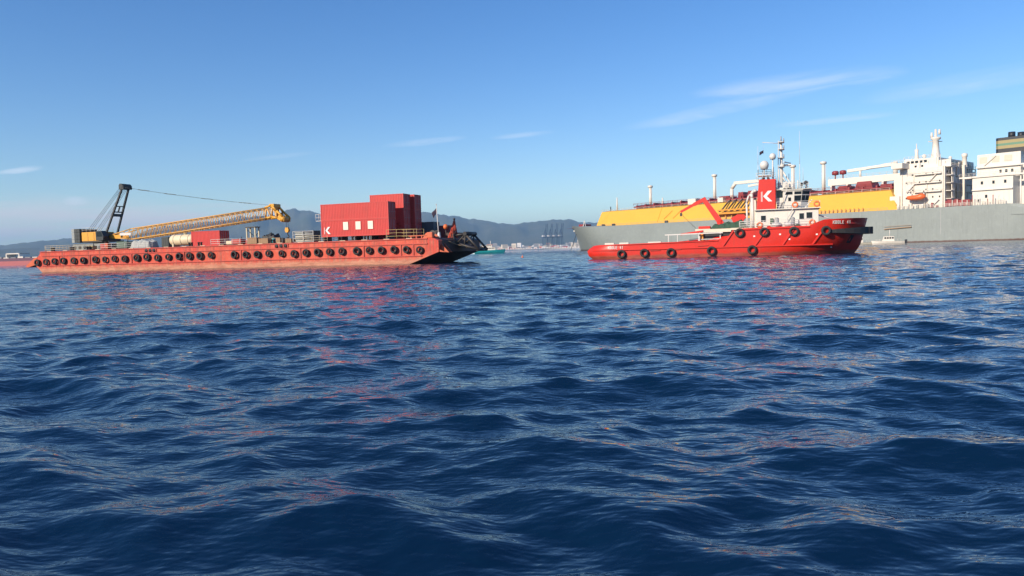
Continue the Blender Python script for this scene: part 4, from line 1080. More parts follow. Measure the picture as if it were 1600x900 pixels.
    MB().box(28.1, 29.3, 4.7, 5.9, 12.75, 12.95).bar((28.3, 3.9, 13.2), (29.2, 6.4, 13.2), 0.14).build('radar', 'rail_white', ma)
    MB().tube((27.9, 5.3, 16.0), (25.4, 5.3, 16.35), 0.05, n=5).build('yard', 'rail_white', ma)
    MB().tube((27.95, 5.3, 16.3), (27.95, 5.3, 17.0), 0.09, n=6).build('top_light', 'fitting_grey', ma)
    for x, z, r_, zb in ((25.65, 12.95, 0.63, 10.75), (26.8, 14.1, 0.46, 10.75)):
        rd = MB().lathe([(0.01, -r_*0.95), (r_*0.75, -r_*0.95), (r_*0.97, -r_*0.3), (r_, 0), (r_*0.86, r_*0.5), (r_*0.5, r_*0.87), (0.01, r_)], (x, 4.0, z), 'z', 20).build('radome', 'rail_white', t)
        MB().tube((x, 4.0, zb), (x, 4.0, z-r_*0.9), 0.10, n=8).build('radome_post', 'rail_white', t)
    railing(t, 24.8, 26.6, 3.3, 11.4, 'steel_dark', 0.8, 0.6)
    MB().box(24.8, 26.6, 3.2, 4.8, 11.33, 11.4).build('radome_platform', 'rail_white', t)
    for x, y, z0, z1 in ((30.4, 4.0, 9.1, 17.4), (24.8, 4.2, 10.8, 15.7), (30.9, 6.5, 9.1, 12.5)):
        MB().tube((x, y, z0), (x, y, z0+(z1-z0)*0.45), 0.05, 0.04, 6).tube((x, y, z0+(z1-z0)*0.45), (x, y, z1), 0.035, 0.02, 5).build('whip_antenna', 'rail_white', t)
    MB().tube((31.2, 4.2, 9.1), (31.2, 4.2, 9.9), 0.09, n=8).lathe([(0.28, -0.25), (0.33, 0.0), (0.28, 0.25), (0.01, 0.3)], (31.2, 4.2, 10.1), 'y', 14).build('searchlight', 'fitting_grey', t)
    MB().tube((30.6, 3.2, 9.1), (30.6, 3.2, 9.7), 0.07, n=8).lathe([(0.2, -0.2), (0.24, 0.0), (0.2, 0.2), (0.01, 0.24)], (30.6, 3.2, 9.85), 'y', 14).build('searchlight', 'fitting_grey', t)
    fg = MB(); V = []
    for i in range(6):
        for j in range(4): V.append((25.55-0.55*i/5, 5.3+0.15*math.sin(i*1.1+j), 15.25-0.45*j/3-0.3*i/5))
    fg.v, fg.f, fg.sm = V, [(i*4+j, (i+1)*4+j, (i+1)*4+j+1, i*4+j+1) for i in range(5) for j in range(3)], [True]*15
    f_ = fg.build('flag', 'flag_navy', t); f_.modifiers.new('thickness', 'SOLIDIFY').thickness = 0.01
    MB().tube((25.5, 5.3, 16.3), (25.55, 5.3, 14.6), 0.015, n=4).build('halyard', 'fitting_grey', t)
    # knuckle boom crane
    cr = empty('deck_crane', (0, 0, 0)); cr.parent = t
    MB().lathe([(0.55, 4.05), (0.55, 4.6), (0.42, 4.7), (0.42, 5.3), (0.01, 5.35)], (19.4, 4.0, 0), 'z', 16).build('pedestal', 'tug_bright', cr)
    def beam(a, b, w0, w1, h0, h1, nm):
        a, b = Vector(a), Vector(b); d = (b-a).normalized(); up = Vector((0, -1, 0)).cross(d)
        if up.z < 0: up = -up
        P = []
        for c, w, h_ in ((a, w0, h0), (b, w1, h1)):
            P.append([c+Vector((0, -w/2, 0))-up*h_/2, c+Vector((0, w/2, 0))-up*h_/2, c+Vector((0, w/2, 0))+up*h_/2, c+Vector((0, -w/2, 0))+up*h_/2])
        return MB().loft(P, True, (True, True), False).build(nm, 'tug_bright', cr)
    beam((19.65, 4.0, 4.7), (17.15, 4.0, 8.45), 0.55, 0.45, 0.85, 0.62, 'main_boom')
    beam((17.45, 4.0, 8.55), (15.7, 4.0, 7.75), 0.42, 0.38, 0.55, 0.50, 'jib')
    beam((15.75, 4.0, 7.78), (13.75, 4.0, 6.75), 0.30, 0.25, 0.40, 0.32, 'jib_extension')
    MB().tube((19.0, 4.45, 5.9), (17.6, 4.45, 7.6), 0.12, n=8).build('ram', 'fitting_grey', cr)
    MB().path([(13.8, 4.0, 6.7), (14.2, 4.0, 6.0), (16.0, 3.4, 4.2)], 0.03, 4).build('hoist_rope', 'steel_dark', cr)
    MB().box(13.65, 13.95, 3.9, 4.1, 6.1, 6.6).build('hook', 'steel_dark', cr)
    # red rescue boat cradle and tow winch on the boat deck
    MB().prism_y([(21.3, 4.9), (22.6, 4.9), (23.1, 5.6), (22.8, 6.0), (21.9, 6.0), (21.0, 5.5)], 3.2, 4.6).build('winch_hood', 'tug_bright', t)
    MB().tube((21.9, 2.9, 5.0), (21.9, 4.9, 5.0), 0.6, n=16).build('winch_drum', 'tug_bright', t)
    rr = random.Random(5); mb = MB(); V = []; nx, ny = 26, 10; Fc = []
    for i in range(nx+1):
        for j in range(ny+1):
            u, v = i/nx, j/ny*2-1
            e = (1-abs(v)**2.5)*min(1, u*9, (1-u)*7)
            z = 4.05+max(0.0, e)**0.5*(0.45+0.65*u+0.16*math.sin(u*17)*math.cos(v*3)+0.10*math.sin(u*41+v*9)+0.05*rr.uniform(-1, 1))
            V.append((18.2+5.0*u, 3.0+1.5*v, z))
    for i in range(nx):
        for j in range(ny): a = i*(ny+1)+j; Fc.append((a, a+ny+1, a+ny+2, a+1))
    mb.v, mb.f, mb.sm = V, Fc, [False]*len(Fc)
    nt = tag(mb.build('net_pile', 'net_green', None, TG.p(0, 0, 0.0), TG.rz), 'dark green net heaped on the aft platform of the tug', 'net')
    MB().box(16.5, 18.2, 2.0, 3.2, 4.05, 4.45).build('deck_box', 'tug_bright', t, bevel=0.1)
    MB().box(21.1, 24.0, 1.5, 8.8, 3.75, 4.04).build('boat_deck_forward', 'deck_cream', t)
make_tug()
# ------------------------------------------------------------------ gas carrier
LG = Frame((40.06, 456.0, 0.0), R(-48.75))
def make_carrier():
    t = LG.thing('gas_carrier', 0, 0, 0, 'huge grey gas carrier with a long yellow tank trunk and white deckhouses', 'ship')
    CY, DZ = 22.0, 14.1
    def top(x): return 14.1 if x < 229.2 else (14.1-(x-229.2)*4.5 if x < 230.2 else 9.6)
    def top2(x): return top(x) + (1.3*max(0, min(1, (8-x)/14)) if x < 8 else 0)
    def zt(x, l):
        return (-6, -0.5, 5.0, 10.0)[l] if l < 4 and not (l == 3 and x > 229.5) else (8.0 if l == 3 else top2(x))
    xs = lambda l: (262, 270, 276, 279, 281)[l]
    xe = lambda l: (-10.0, -16.5, -18.5, -20.5, -22.5)[l]
    def hb(s_, l):
        e = (1.7, 1.8, 1.9, 2.2, 2.6)[l]; b0 = (0.80, 0.82, 0.84, 0.865, 0.88)[l]
        f = max(0.0, 1-((s_-b0)/(1-b0))**e) if s_ > b0 else 1.0
        g = min(1.0, 0.45+0.55*math.sin(min(1, s_/0.14)*math.pi/2)) if l < 3 else min(1.0, 0.75+0.25*math.sin(min(1, s_/0.08)*math.pi/2))
        return max(0.15, 22.0*f*g)
    S = [0, .02, .05, .08, .12, .1665, .1700, .1715, .173, .1745, .18, .25, .4, .55, .7, .8, .84, .87, .89, .91, .925, .94, .955, .966, .976, .985, .992, .997, 1.0]
    rings = hull_loft(S, range(5), xs, xe, hb, zt, CY)
    hull = MB().loft(rings, True, (True, True), True).build('hull', 'lng_grey', t)
    md = hull.modifiers.new('edge', 'EDGE_SPLIT'); md.split_angle = R(35)
    railing(t, 20, 184, 0.5, DZ, 'fitting_grey', 1.1, 4.0, 2, 0.05)
    MB().box(-15, 190, 8, 36, DZ, DZ+0.06).build('deck', 'lng_deck', t)
    # welded seams down the hull side
    for x in (172.7, 150.0, 112.0, 205.0):
        MB().box(x-0.10, x+0.10, -0.05, 0.02, 3.0 if x > 160 else 8.0, 14.0).build('hull_seam', 'fitting_grey', t)
    # bow gear
    MB().box(-14.5, -10.5, 18, 26, 15.0, 16.8).build('forecastle_winch', 'pipe_red', t, bevel=0.4)
    MB().bar((-9.5, 17.0, 14.6), (-8.2, 17.0, 19.0), 0.35).bar((-7.0, 17.0, 14.6), (-8.2, 17.0, 19.0), 0.3).build('foremast', 'lng_white', t)
    MB().sphere((-9.4, 11.4, 11.2), 0.9, sz=1.3).build('anchor', 'funnel_black', t)
    MB().box(-10.9, -10.1, 9.6, 11.4, 12.0, 12.9).build('hawse_plate', 'lng_white', t)
    MB().box(-13, -8.5, 12.4, 12.6, 13.6, 14.4).build('name_board', 'lng_white', t)
    MB().tube((-9.6, 10.8, 10.6), (-14.0, 9.5, -0.5), 0.16, n=6).build('anchor_chain', 'funnel_black', t)
    # tank trunk: inclined yellow sides, red top
    def trunk_ring(x, sh=0.0):
        return [(x+sh, 2.6, DZ), (x, 7.6, 22.9), (x, 13.0, 23.6), (x, 31.0, 23.6), (x, 36.4, 22.9), (x+sh, 41.4, DZ)]
    trunk = MB().loft([[(12.5, 5.0, DZ), (14.6, 8.2, 22.9), (14.6, 13, 23.6), (14.6, 31, 23.6), (14.6, 35.8, 22.9), (12.5, 39, DZ)], trunk_ring(22), trunk_ring(60), trunk_ring(101), trunk_ring(140), [(187.4, 2.6, DZ), (182.6, 7.6, 22.9), (182.6, 13, 23.6), (182.6, 31, 23.6), (182.6, 36.4, 22.9), (187.4, 41.4, DZ)]], True, (True, True), False)
    trunk.build('tank_trunk', 'lng_yellow', t)
    def tp(x, f):   # a point just outside the inclined trunk side, f from 0 (deck) to 1 (edge)
        return (x, 2.6+5.0*f-0.14, DZ+8.8*f+0.05)
    for x in (60.0, 140.0):
        MB().bar(tp(x, 0.05), tp(x, 0.98), 0.16).build('trunk_stiffener', 'lng_yellow', t)
    for x in (64.0, 70.0, 121.5):
        MB().bar(tp(x, 0.25), tp(x+4.0, 0.75), 0.35).build('stairway', 'lng_orange', t)
    railing(t, 15, 182, 7.8, 22.95, 'lng_white', 1.2, 4.0, 2, 0.06)
    for x in (20, 28, 66, 108, 146):
        MB().box(x, x+1.6, 1.6, 2.6, DZ, DZ+1.3).build('deck_locker', 'funnel_black', t)
    for i in range(13):
        MB().box(150+i*1.9, 150.25+i*1.9, 1.9, 2.5, DZ, DZ+1.7).build('deck_post', 'lng_orange', t)
    # pipes and walkways along the top
    for y, z, r_ in ((12.5, 24.6, 0.45), (14.2, 24.7, 0.55), (16.0, 25.0, 0.6), (18.5, 25.3, 0.7)):
        MB().tube((36, y, z), (182, y, z), r_, n=8).build('deck_pipe', 'pipe_red', t)
    for i in range(24):
        x = 38+i*6.2
        MB().box(x, x+0.7, 12.0, 19.2, 23.6, 25.6+0.3*(i % 3)).build('pipe_support', 'pipe_red', t)
    for x, l, h_ in ((92, 8, 3.2), (104, 4, 4.6), (109.5, 4, 4.9), (115, 4, 4.6), (122, 9, 3.0), (135, 8, 2.8), (156, 6, 3.4), (164, 9, 4.6), (175, 6, 2.6)):
        MB().prism_y([(x, 23.6), (x+l, 23.6), (x+l*0.85, 23.6+h_), (x+l*0.2, 23.6+h_)], 13.0, 21.0).build('compressor_house' if h_ > 4 else 'valve_block', 'pipe_red', t)
    railing(t, 36, 182, 12.0, 25.6, 'pipe_red', 1.1, 3.1, 2, 0.07)
    # vent masts
    for x, zb, zt_ in ((42.3, 23.6, 37.0), (85.9, 23.6, 39.4), (131.0, 23.6, 39.8), (146.6, 23.6, 39.8)):
        vm = MB().tube((x, 20, zb), (x, 20, zt_-1.2), 0.85, 0.75, 14).build('vent_mast', 'lng_white', t)
        MB().lathe([(0.8, zt_-1.3), (1.5, zt_-1.0), (1.5, zt_), (0.01, zt_+0.3)], (x, 20, 0), 'z', 14).build('mast_cap', 'lng_white', vm)
        mb = MB().tube((x+1.3, 19.6, zb), (x+1.3, 19.6, zt_-1.6), 0.12, n=5)
        mb.build('mast_ladder', 'lng_white', vm)
    for x, h_ in ((20.1, 8.0), (54.0, 5.5), (66.5, 3.2), (14.9, 2.8)):
        MB().tube((x, 16, 23.6), (x, 16, 23.6+h_), 0.55 if x > 15 else 0.3, 0.3, 10).build('light_post', 'lng_white' if x > 15 else 'funnel_black', t)
    MB().box(75.5, 80.5, 10.0, 14.0, 23.6, 26.6).build('deck_house', 'lng_white', t)
    MB().box(94.2, 97.4, 10.0, 13.0, 23.6, 26.0).build('deck_house', 'lng_white', t)
    # manifold: platform, cradle and loading pipes bent over the trunk side
    MB().box(99.0, 121.0, 0.4, 3.6, 16.8, 17.7).build('manifold_platform', 'lng_orange', t)
    MB().box(100.0, 120.5, 0.8, 3.0, 18.6, 19.2).build('drip_tray', 'lng_orange', t)
    for i in range(6):
        x = 101.2+i*3.5
        MB().path([(x+2.4, 7.6, 24.2), (x+1.4, 5.6, 22.3), (x, 2.6, 18.8), (x-0.3, 1.0, 18.4)], 0.42, 7).build('loading_pipe', 'steel_dark', t)
        MB().bar((x-0.8, 2.2, DZ), (x-0.8, 2.2, 16.8), 0.4).build('platform_leg', 'lng_orange', t)
    hc = empty('hose_crane', (0, 0, 0)); hc.parent = t
    MB().path([(100.3, 14, 23.6), (100.3, 14, 30.5), (102.6, 14, 33.2)], 0.9, 10).build('crane_post', 'lng_white', hc)
    MB().bar((102.0, 14, 33.2), (117.5, 13.6, 33.1), 1.5).build('crane_jib', 'lng_white', hc)
    MB().bar((110.0, 14, 31.0), (121.0, 15.0, 32.0), 1.0).build('crane_jib', 'lng_white', hc)
    MB().tube((120.6, 15, 23.6), (120.6, 15, 32.3), 0.9, n=10).build('crane_post', 'lng_white', hc)
    # white gantry block aft of the trunk top with a provision crane
    MB().box(151.5, 184.0, 14.5, 18.0, 27.6, 30.6).build('cargo_machinery_house', 'lng_white', t)
    for x in (152.5, 160, 168, 176, 183): MB().box(x, x+0.8, 14.4, 18.1, 23.6, 27.6).build('house_leg', 'lng_white', t)
    MB().bar((159.3, 18, 34.0), (178.5, 18, 35.0), 1.3).build('crane_jib', 'lng_white', t)
    MB().prism_y([(168, 34.0), (181.0, 34.4), (181.0, 35.9), (176, 35.7)], 17.0, 19.0).build('crane_jib', 'lng_white', t)
    MB().tube((180.5, 18, 30.6), (180.5, 18, 36.2), 1.0, n=12).build('crane_post', 'lng_white', t)
    MB().tube((165.0, 18, 30.6), (165.0, 18, 34.2), 0.5, n=10).build('jib_rest', 'lng_white', t)
    railing(t, 151.5, 184, 14.6, 30.6, 'lng_white', 1.2, 3.0, 2, 0.06)
    for x in (154.3, 157.9): MB().lathe([(0.3, 30.6), (0.3, 32.4), (1.5, 32.6), (1.5, 34.0), (1.0, 34.4), (0.01, 34.5)], (x, 16, 0), 'z', 14).build('fire_monitor', 'pipe_red', t)
    # accommodation block
    ac = empty('accommodation_block', (0, 0, 0)); ac.parent = t
    MB().box(187.0, 204.6, 6.0, 38.0, DZ, 31.2).build('wall', 'lng_white', ac)
    MB().box(183.4, 187.0, 9.0, 35.0, DZ, 27.4).build('wall', 'lng_white', ac)
    MB().box(183.2, 187.2, 5.0, 39.0, DZ, 20.0).build('wall', 'lng_white', ac)
    MB().prism_y([(188.2, 31.2), (201.5, 31.2), (201.5, 35.2), (188.2, 35.6), (187.4, 33.8)], 8.0, 36.0).build('bridge', 'lng_white', ac)
    for y in (0.6, 37.8):
        MB().box(185.6, 190.0, y, y+7.6, 31.4, 33.6).build('bridge_wing', 'lng_white', ac)
    railing(ac, 185.6, 190.0, 0.7, 33.6, 'lng_white', 1.3, 1.1, 2, 0.07)
    for z in (20.9, 24.6, 28.2):
        x0 = 187.0 if z > 20 else 184.0
        MB().box(x0+(2.0 if int(z) % 2 else 6.0), 203.4, 4.7, 6.0, z, z+0.28).build('deck_ledge', 'lng_white', ac)
        railing(ac, x0+3.0, 203.4, 4.8, z+0.28, 'lng_white', 1.1, 1.7, 2, 0.05)
    def win(parent, x, y, z, w, h_, axis='y', mat='window_glass'):
        if axis == 'y': MB().box(x-w/2, x+w/2, y-0.10, y+0.02, z-h_/2, z+h_/2).build('window', mat, parent)
        else: MB().box(x-0.02, x+0.10, y-w/2, y+w/2, z-h_/2, z+h_/2).build('window', mat, parent)
    for z in (19.4, 22.7, 25.9, 29.1):
        for i in range(6):
            if (int(z*7)+i*3) % 5 < 3: win(ac, 189.6+i*2.6, 6.0, z-0.6, 0.5, 0.7)
    for i in range(5): win(ac, 189.6+i*1.7, 8.0, 34.1, 1.2, 0.95)
    for x in (192.6, 195.2): win(ac, x, 8.0, 32.2, 0.8, 0.8)
    for i in range(10): win(ac, 204.6, 8.4+i*3.0, 28.9, 1.2, 1.1, 'x')
    # aft face: stair towers, pipes and ledges
    for z in (17.6, 20.9, 24.1, 27.3, 30.9):
        MB().box(204.6, 206.6, 7.0, 37.0, z, z+0.25).build('deck_ledge', 'lng_white', ac)
    railing(ac, 7.0, 37.0, 206.5, 31.15, 'lng_white', 1.2, 3.0, 2, 0.07, axis='y')
    for y in (12.0, 17.0, 24.0, 33.0): MB().tube((206.0, y, DZ), (206.0, y, 31.0 if y != 17 else 33.0), 0.55, n=10).build('stand_pipe', 'lng_white', ac)
    for y in (8.0, 10.0, 14.5, 27.5, 30.0, 36.5): MB().box(206.3, 206.6, y, y+0.5, DZ, 31.0).build('deck_pillar', 'lng_white', ac)
    for y, z in ((9.0, 24.3), (25.0, 21.1), (31.0, 27.6), (29.0, 17.8)): MB().box(206.6, 206.7, y, y+4.5, z, z+2.2).build('screen_panel', 'lng_white', ac)
    MB().box(204.6, 207.6, 19.5, 22.0, DZ, 32.0).build('lift_trunk', 'lng_white', ac)
    MB().box(201.5, 206.0, 8.5, 36.0, 31.2, 34.0).build('chart_room', 'lng_white', ac)
    for i in range(5): win(ac, 206.0, 11.0+i*5.0, 32.7, 2.4, 1.2, 'x')
    # masts and domes on the monkey island
    MB().lathe([(2.2, 35.3), (1.5, 39.0), (1.15, 43.6), (2.0, 44.2), (2.0, 44.9), (0.6, 45.0), (0.45, 48.4), (0.01, 48.4)], (196.3, 20, 0), 'z', 14).build('radar_mast', 'lng_white', t)
    for dx, z in ((-1.6, 45.0), (1.5, 46.0)): MB().tube((196.3+dx, 20, z), (196.3+dx, 20, z+2.2), 0.6, 0.4, 8).build('mast_light', 'lng_white', t)
    MB().bar((194.2, 17.6, 43.2), (198.0, 22.4, 43.2), 0.4).build('radar_scanner', 'lng_white', t)
    MB().lathe([(1.1, 35.4), (0.7, 38.5), (0.8, 40.6), (0.25, 40.8), (0.2, 43.2), (0.01, 43.2)], (188.6, 20, 0), 'z', 12).build('signal_mast', 'lng_white', t)
    for x, y, z, r_ in ((192.4, 18, 37.2, 0.9), (194.0, 14, 36.6, 0.6), (202.0, 20, 35.6, 0.7)):
        MB().lathe([(0.3, -2.2), (0.3, -r_), (r_, -0.3*r_), (r_, 0.2*r_), (r_*0.6, r_*0.8), (0.01, r_)], (x, y, z), 'z', 12).build('radome', 'lng_white', t)
    MB().lathe([(1.2, 31.2), (0.9, 33.0), (0.9, 35.4), (1.15, 35.6), (1.15, 36.8), (0.01, 37.2)], (206.8, 22, 0), 'z', 12).build('searchlight_tower', 'lng_white', t)
    railing(t, 188, 201, 8.2, 35.5, 'lng_white', 1.1, 1.6, 2, 0.06)
    rr = random.Random(17)
    for i in range(11):
        x = 188.0+i*1.6; MB().tube((x, 7.0+rr.random()*3, 31.2), (x, 7.5, 33.0+rr.random()*4.0), 0.10, n=5).build('aerial', 'lng_white', ac)
    for x, z0, z1 in ((188.0, DZ, 31.0), (192.6, 20.9, 28.0), (197.8, DZ, 24.4), (203.9, DZ, 31.2)): MB().tube((x, 5.75, z0), (x, 5.75, z1), 0.16, n=6).build('down_pipe', 'lng_white', ac)
    for x0, z0, x1, z1 in ((190.0, 21.2, 193.0, 24.6), (198.5, 24.9, 201.5, 28.2), (199.0, DZ, 202.5, 17.6), (194.5, 17.4, 197.5, 20.9)): MB().bar((x0, 5.3, z0), (x1, 5.3, z1), 0.35).build('stairway', 'lng_white', ac)
    for i in range(9): MB().box(187.5+i*1.9, 188.4+i*1.9, 1.5, 2.4, DZ, DZ+0.8+rr.random()*1.4).build('deck_fitting', rr.choice(('lng_white', 'lng_white', 'pipe_red', 'fitting_grey')), t)
    for i in range(12): MB().tube((206.5+i*1.8, 3.0, DZ), (206.5+i*1.8, 3.0, DZ+2.0+rr.random()*2.2), 0.16, n=6).build('deck_fitting', rr.choice(('lng_white', 'lng_white', 'pipe_red')), t)
    # lifeboat in its davits
    lb = empty('lifeboat', (194.5, 3.0, 18.7)); lb.parent = t
    rg = []
    for x, w, h0, h1 in ((-3.7, 0.15, 0.1, 0.5), (-3.3, 0.9, -0.6, 0.9), (-1.8, 1.35, -1.0, 1.05), (0.4, 1.45, -1.1, 1.2), (1.9, 1.4, -1.05, 1.75), (2.9, 1.1, -0.8, 1.6), (3.6, 0.5, -0.3, 0.9), (3.8, 0.15, 0.1, 0.5)):
        rg.append([(x, w*math.cos(a), (h0+h1)/2+(h1-h0)/2*math.sin(a)) for a in [2*math.pi*k/12 for k in range(12)]])
    MB().loft(rg).build('hull', 'lifeboat_orange', lb)
    for x in (-2.6, 2.6): MB().path([(x, 3.0, -4.6), (x, 1.2, 2.6), (x, -0.2, 2.8)], 0.22, 6).build('davit', 'lng_white', lb)
    for i, x in enumerate((199.0, 206.5, 209.0)):
        MB().box(x, x+1.5, 3.0, 5.0, DZ, DZ+(2.2 if i == 0 else 3.0)).build('deck_store', ('lng_white', 'pipe_red', 'pipe_red')[i], t)
    MB().box(205.5, 214.5, 3.4, 8.0, DZ, DZ+2.6).build('deck_store', 'pipe_red', t)
    railing(t, 188, 228, 0.8, DZ, 'lng_white', 1.3, 2.0, 3, 0.07)
    # engine casing and funnel
    ec = empty('engine_casing', (0, 0, 0)); ec.parent = t
    MB().box(214.6, 228.6, 6.0, 36.0, DZ, 25.2).build('wall', 'lng_white', ec)
    MB().box(214.9, 229.8, 11.0, 33.0, 25.2, 34.6).build('wall', 'lng_white', ec)
    MB().box(211.5, 214.6, 5.0, 30.0, 25.0, 25.8).build('deck_ledge', 'lng_white', ec)
    MB().box(210.0, 233.0, 5.4, 8.0, 25.2, 25.8).build('deck_ledge', 'lng_white', ec)
    MB().box(214.8, 233.0, 9.9, 11.0, 29.2, 29.8).build('deck_ledge', 'lng_white', ec)
    MB().box(214.6, 228.6, 5.2, 6.0, 20.0, 20.4).build('deck_ledge', 'lng_white', ec)
    railing(ec, 210.0, 233.0, 5.5, 25.8, 'lng_white', 1.2, 1.8, 2, 0.06)
    for x in (217.0, 221.3, 225.6): MB().box(x-1.3, x+1.3, 10.85, 11.0, 31.2, 33.6).build('ventilation_grille', 'vent_buff', ec)
    for x, z in ((218, 23), (222, 23), (226, 23), (219.5, 17.6), (223, 27.4), (225, 27.4), (227, 27.4), (216.6, 16.0)): win(ec, x, 6.0 if z < 25 else 11.0, z, 0.8, 1.2)
    MB().bar((217.0, 10.6, 29.8), (221.5, 10.6, 33.8), 0.3).build('stairway', 'lng_white', ec)
    MB().box(228.6, 236.0, 14.0, 30.0, 9.6, 30.0).build('wall', 'lng_white', ec)
    fu = empty('funnel', (0, 0, 0)); fu.parent = t
    for z0, z1, m in ((34.6, 36.6, 'funnel_black'), (36.6, 37.8, 'funnel_yellow'), (37.8, 38.7, 'funnel_green'), (38.7, 39.9, 'funnel_yellow'), (39.9, 41.0, 'funnel_black')):
        MB().prism_z([(220.0, 16.0), (221.0, 15.0), (231.0, 15.0), (234.0, 17.5), (234.0, 26.5), (231.0, 29.0), (221.0, 29.0), (220.0, 28.0)], z0, z1).build('funnel_band', m, fu)
    for x, y in ((224.4, 20), (226.6, 24), (229.5, 19), (231.0, 24)):
        MB().tube((x, y, 41.0), (x, y, 43.4 if x < 228 else 42.4), 1.25 if x < 228 else 0.8, n=14).build('exhaust_pipe', 'funnel_black', fu)
    # mooring deck at the stern
    for x, h_ in ((231.5, 1.6), (234.5, 1.9), (238.0, 1.5)): MB().box(x, x+1.8, 3.0, 6.0, 9.6, 9.6+h_).build('mooring_winch', 'pipe_red', t, bevel=0.2)
    for x in (231.0, 233.5): MB().tube((x, 6.5, 9.6), (x, 6.5, 25.2), 0.3, n=8).build('deck_pillar', 'lng_white', t)
    # accommodation ladder rigged above the pilot boat
    MB().bar((183.0, -0.5, 6.0), (194.0, -0.5, 6.6), 0.35).bar((183.0, -0.5, 7.0), (194.0, -0.5, 7.4), 0.12).build('side_ladder', 'timber', t)
make_carrier()

# ------------------------------------------------------------------ small boats
def boat_hull(mb, L, B, H, fl=0.25):
    rg = []
    for s_ in (0, .08, .3, .55, .75, .88, .96, 1.0):
        w = B/2*(1-max(0, (s_-0.5)/0.5)**2.2)*(0.9 if s_ == 0 else 1); w = max(w, 0.04); z = H*(1+0.35*s_**2); x = L*s_
        rg.append([(x, -w, z), (x-0.02*L*(s_ == 1), -w*0.85, z*0.4), (x-0.05*L*s_**4, -w*0.5, -0.4), (x-0.05*L*s_**4, w*0.5, -0.4), (x-0.02*L*(s_ == 1), w*0.85, z*0.4), (x, w, z)])
    return mb.loft(rg, True, (True, True), False)
def small_craft(name, loc, rz, L, B, H, hull_m, cab_m, label, cat, cabins, mast, dark_stern=None):
    t = empty(name, loc, rz, label, cat)
    boat_hull(MB(), L, B, H).build('hull', hull_m, t)
    for (x0, x1, z0, z1, w) in cabins:
        c = MB().prism_y([(x0, z0), (x1, z0), (x1-0.25*(z1-z0), z1), (x0+0.1, z1)], -w/2, w/2).build('cabin', cab_m, t)
        n = max(2, int((x1-x0)/0.9))
        for i in range(n):
            a = x0+0.2+(x1-x0-0.7)*i/n
            for s_ in (-1, 1): MB().box(a, a+(x1-x0-0.7)/n*0.75, s_*w/2-0.02, s_*w/2+0.02, z0+(z1-z0)*0.5, z0+(z1-z0)*0.85).build('window', 'window_glass', c)
    for (x, z0, z1) in mast: MB().tube((x, 0, z0), (x, 0, z1), L*0.008+0.03, n=6).build('mast', 'lng_white', t)
    if dark_stern:
        for y in (-0.5, 0.5): MB().box(-0.8, -0.05, y-0.25, y+0.25, 0.1, 1.5).build('outboard_motor', 'funnel_black', t)
    railing(t, L*0.1, L*0.85, -B*0.35, H*1.1, 'lng_white', 0.7, L/9, 2, 0.025)
    return t
small_craft('pilot_boat', (137.2, 258.0, 0.0), R(155), 10.5, 3.1, 0.95, 'lng_white', 'lng_white', 'small white motor boat beside the grey gas carrier', 'boat', [(3.2, 7.0, 1.0, 2.7, 2.2)], [(4.6, 2.7, 5.0)], True)
small_craft('work_boat', (128.5, 263.5, 0.0), R(165), 7.5, 2.5, 0.7, 'vent_buff', 'lng_white', 'buff work boat half hidden behind the bow of the tug', 'boat', [(3.0, 4.6, 0.8, 2.6, 1.7)], [(4.0, 2.6, 6.2)])
f = small_craft('motor_yacht', (-22.5, 424.0, 0.0), R(-4), 19.5, 5.0, 1.7, 'teal', 'lng_white', 'teal and white motor boat speeding past behind the barge bow', 'boat', [(4.0, 14.0, 1.9, 3.5, 3.6), (5.5, 12.0, 3.5, 4.8, 2.8)], [(11.0, 4.8, 7.2)])
def wake():
    mb = MB(); rr = random.Random(4); V = []; n = 60
    for i in range(n):
        u = i/(n-1); w = 1.2+3.0*(1-u); h_ = 0.75*(0.4+0.6*math.sin(u*math.pi))*rr.uniform(0.6, 1.3)
        V += [(-26+28*u, -w-1.0, -0.3), (-26+28*u, -w*0.6, h_), (-26+28*u, w*0.6, h_*0.8), (-26+28*u, w+1.0, -0.3)]
    mb.add(V, [(i*4+j, (i+1)*4+j, (i+1)*4+j+1, i*4+j+1) for i in range(n-1) for j in range(3)])
    o = mb.build('wake_foam', 'foam', None, (-22.5, 423.0, 0.15), R(-4)); tag(o, 'white wake foam behind the teal motor boat', 'foam', None, 'stuff')
wake()
t = empty('marker_buoy', (2.6, 170.0, 0.0), 0, 'tiny orange marker buoy floating between the barge and the tug', 'buoy')
MB().lathe([(0.01, -0.3), (0.22, -0.25), (0.28, 0.0), (0.22, 0.2), (0.06, 0.3), (0.04, 0.6), (0.01, 0.6)], n=14).build('float', 'buoy_orange', t)
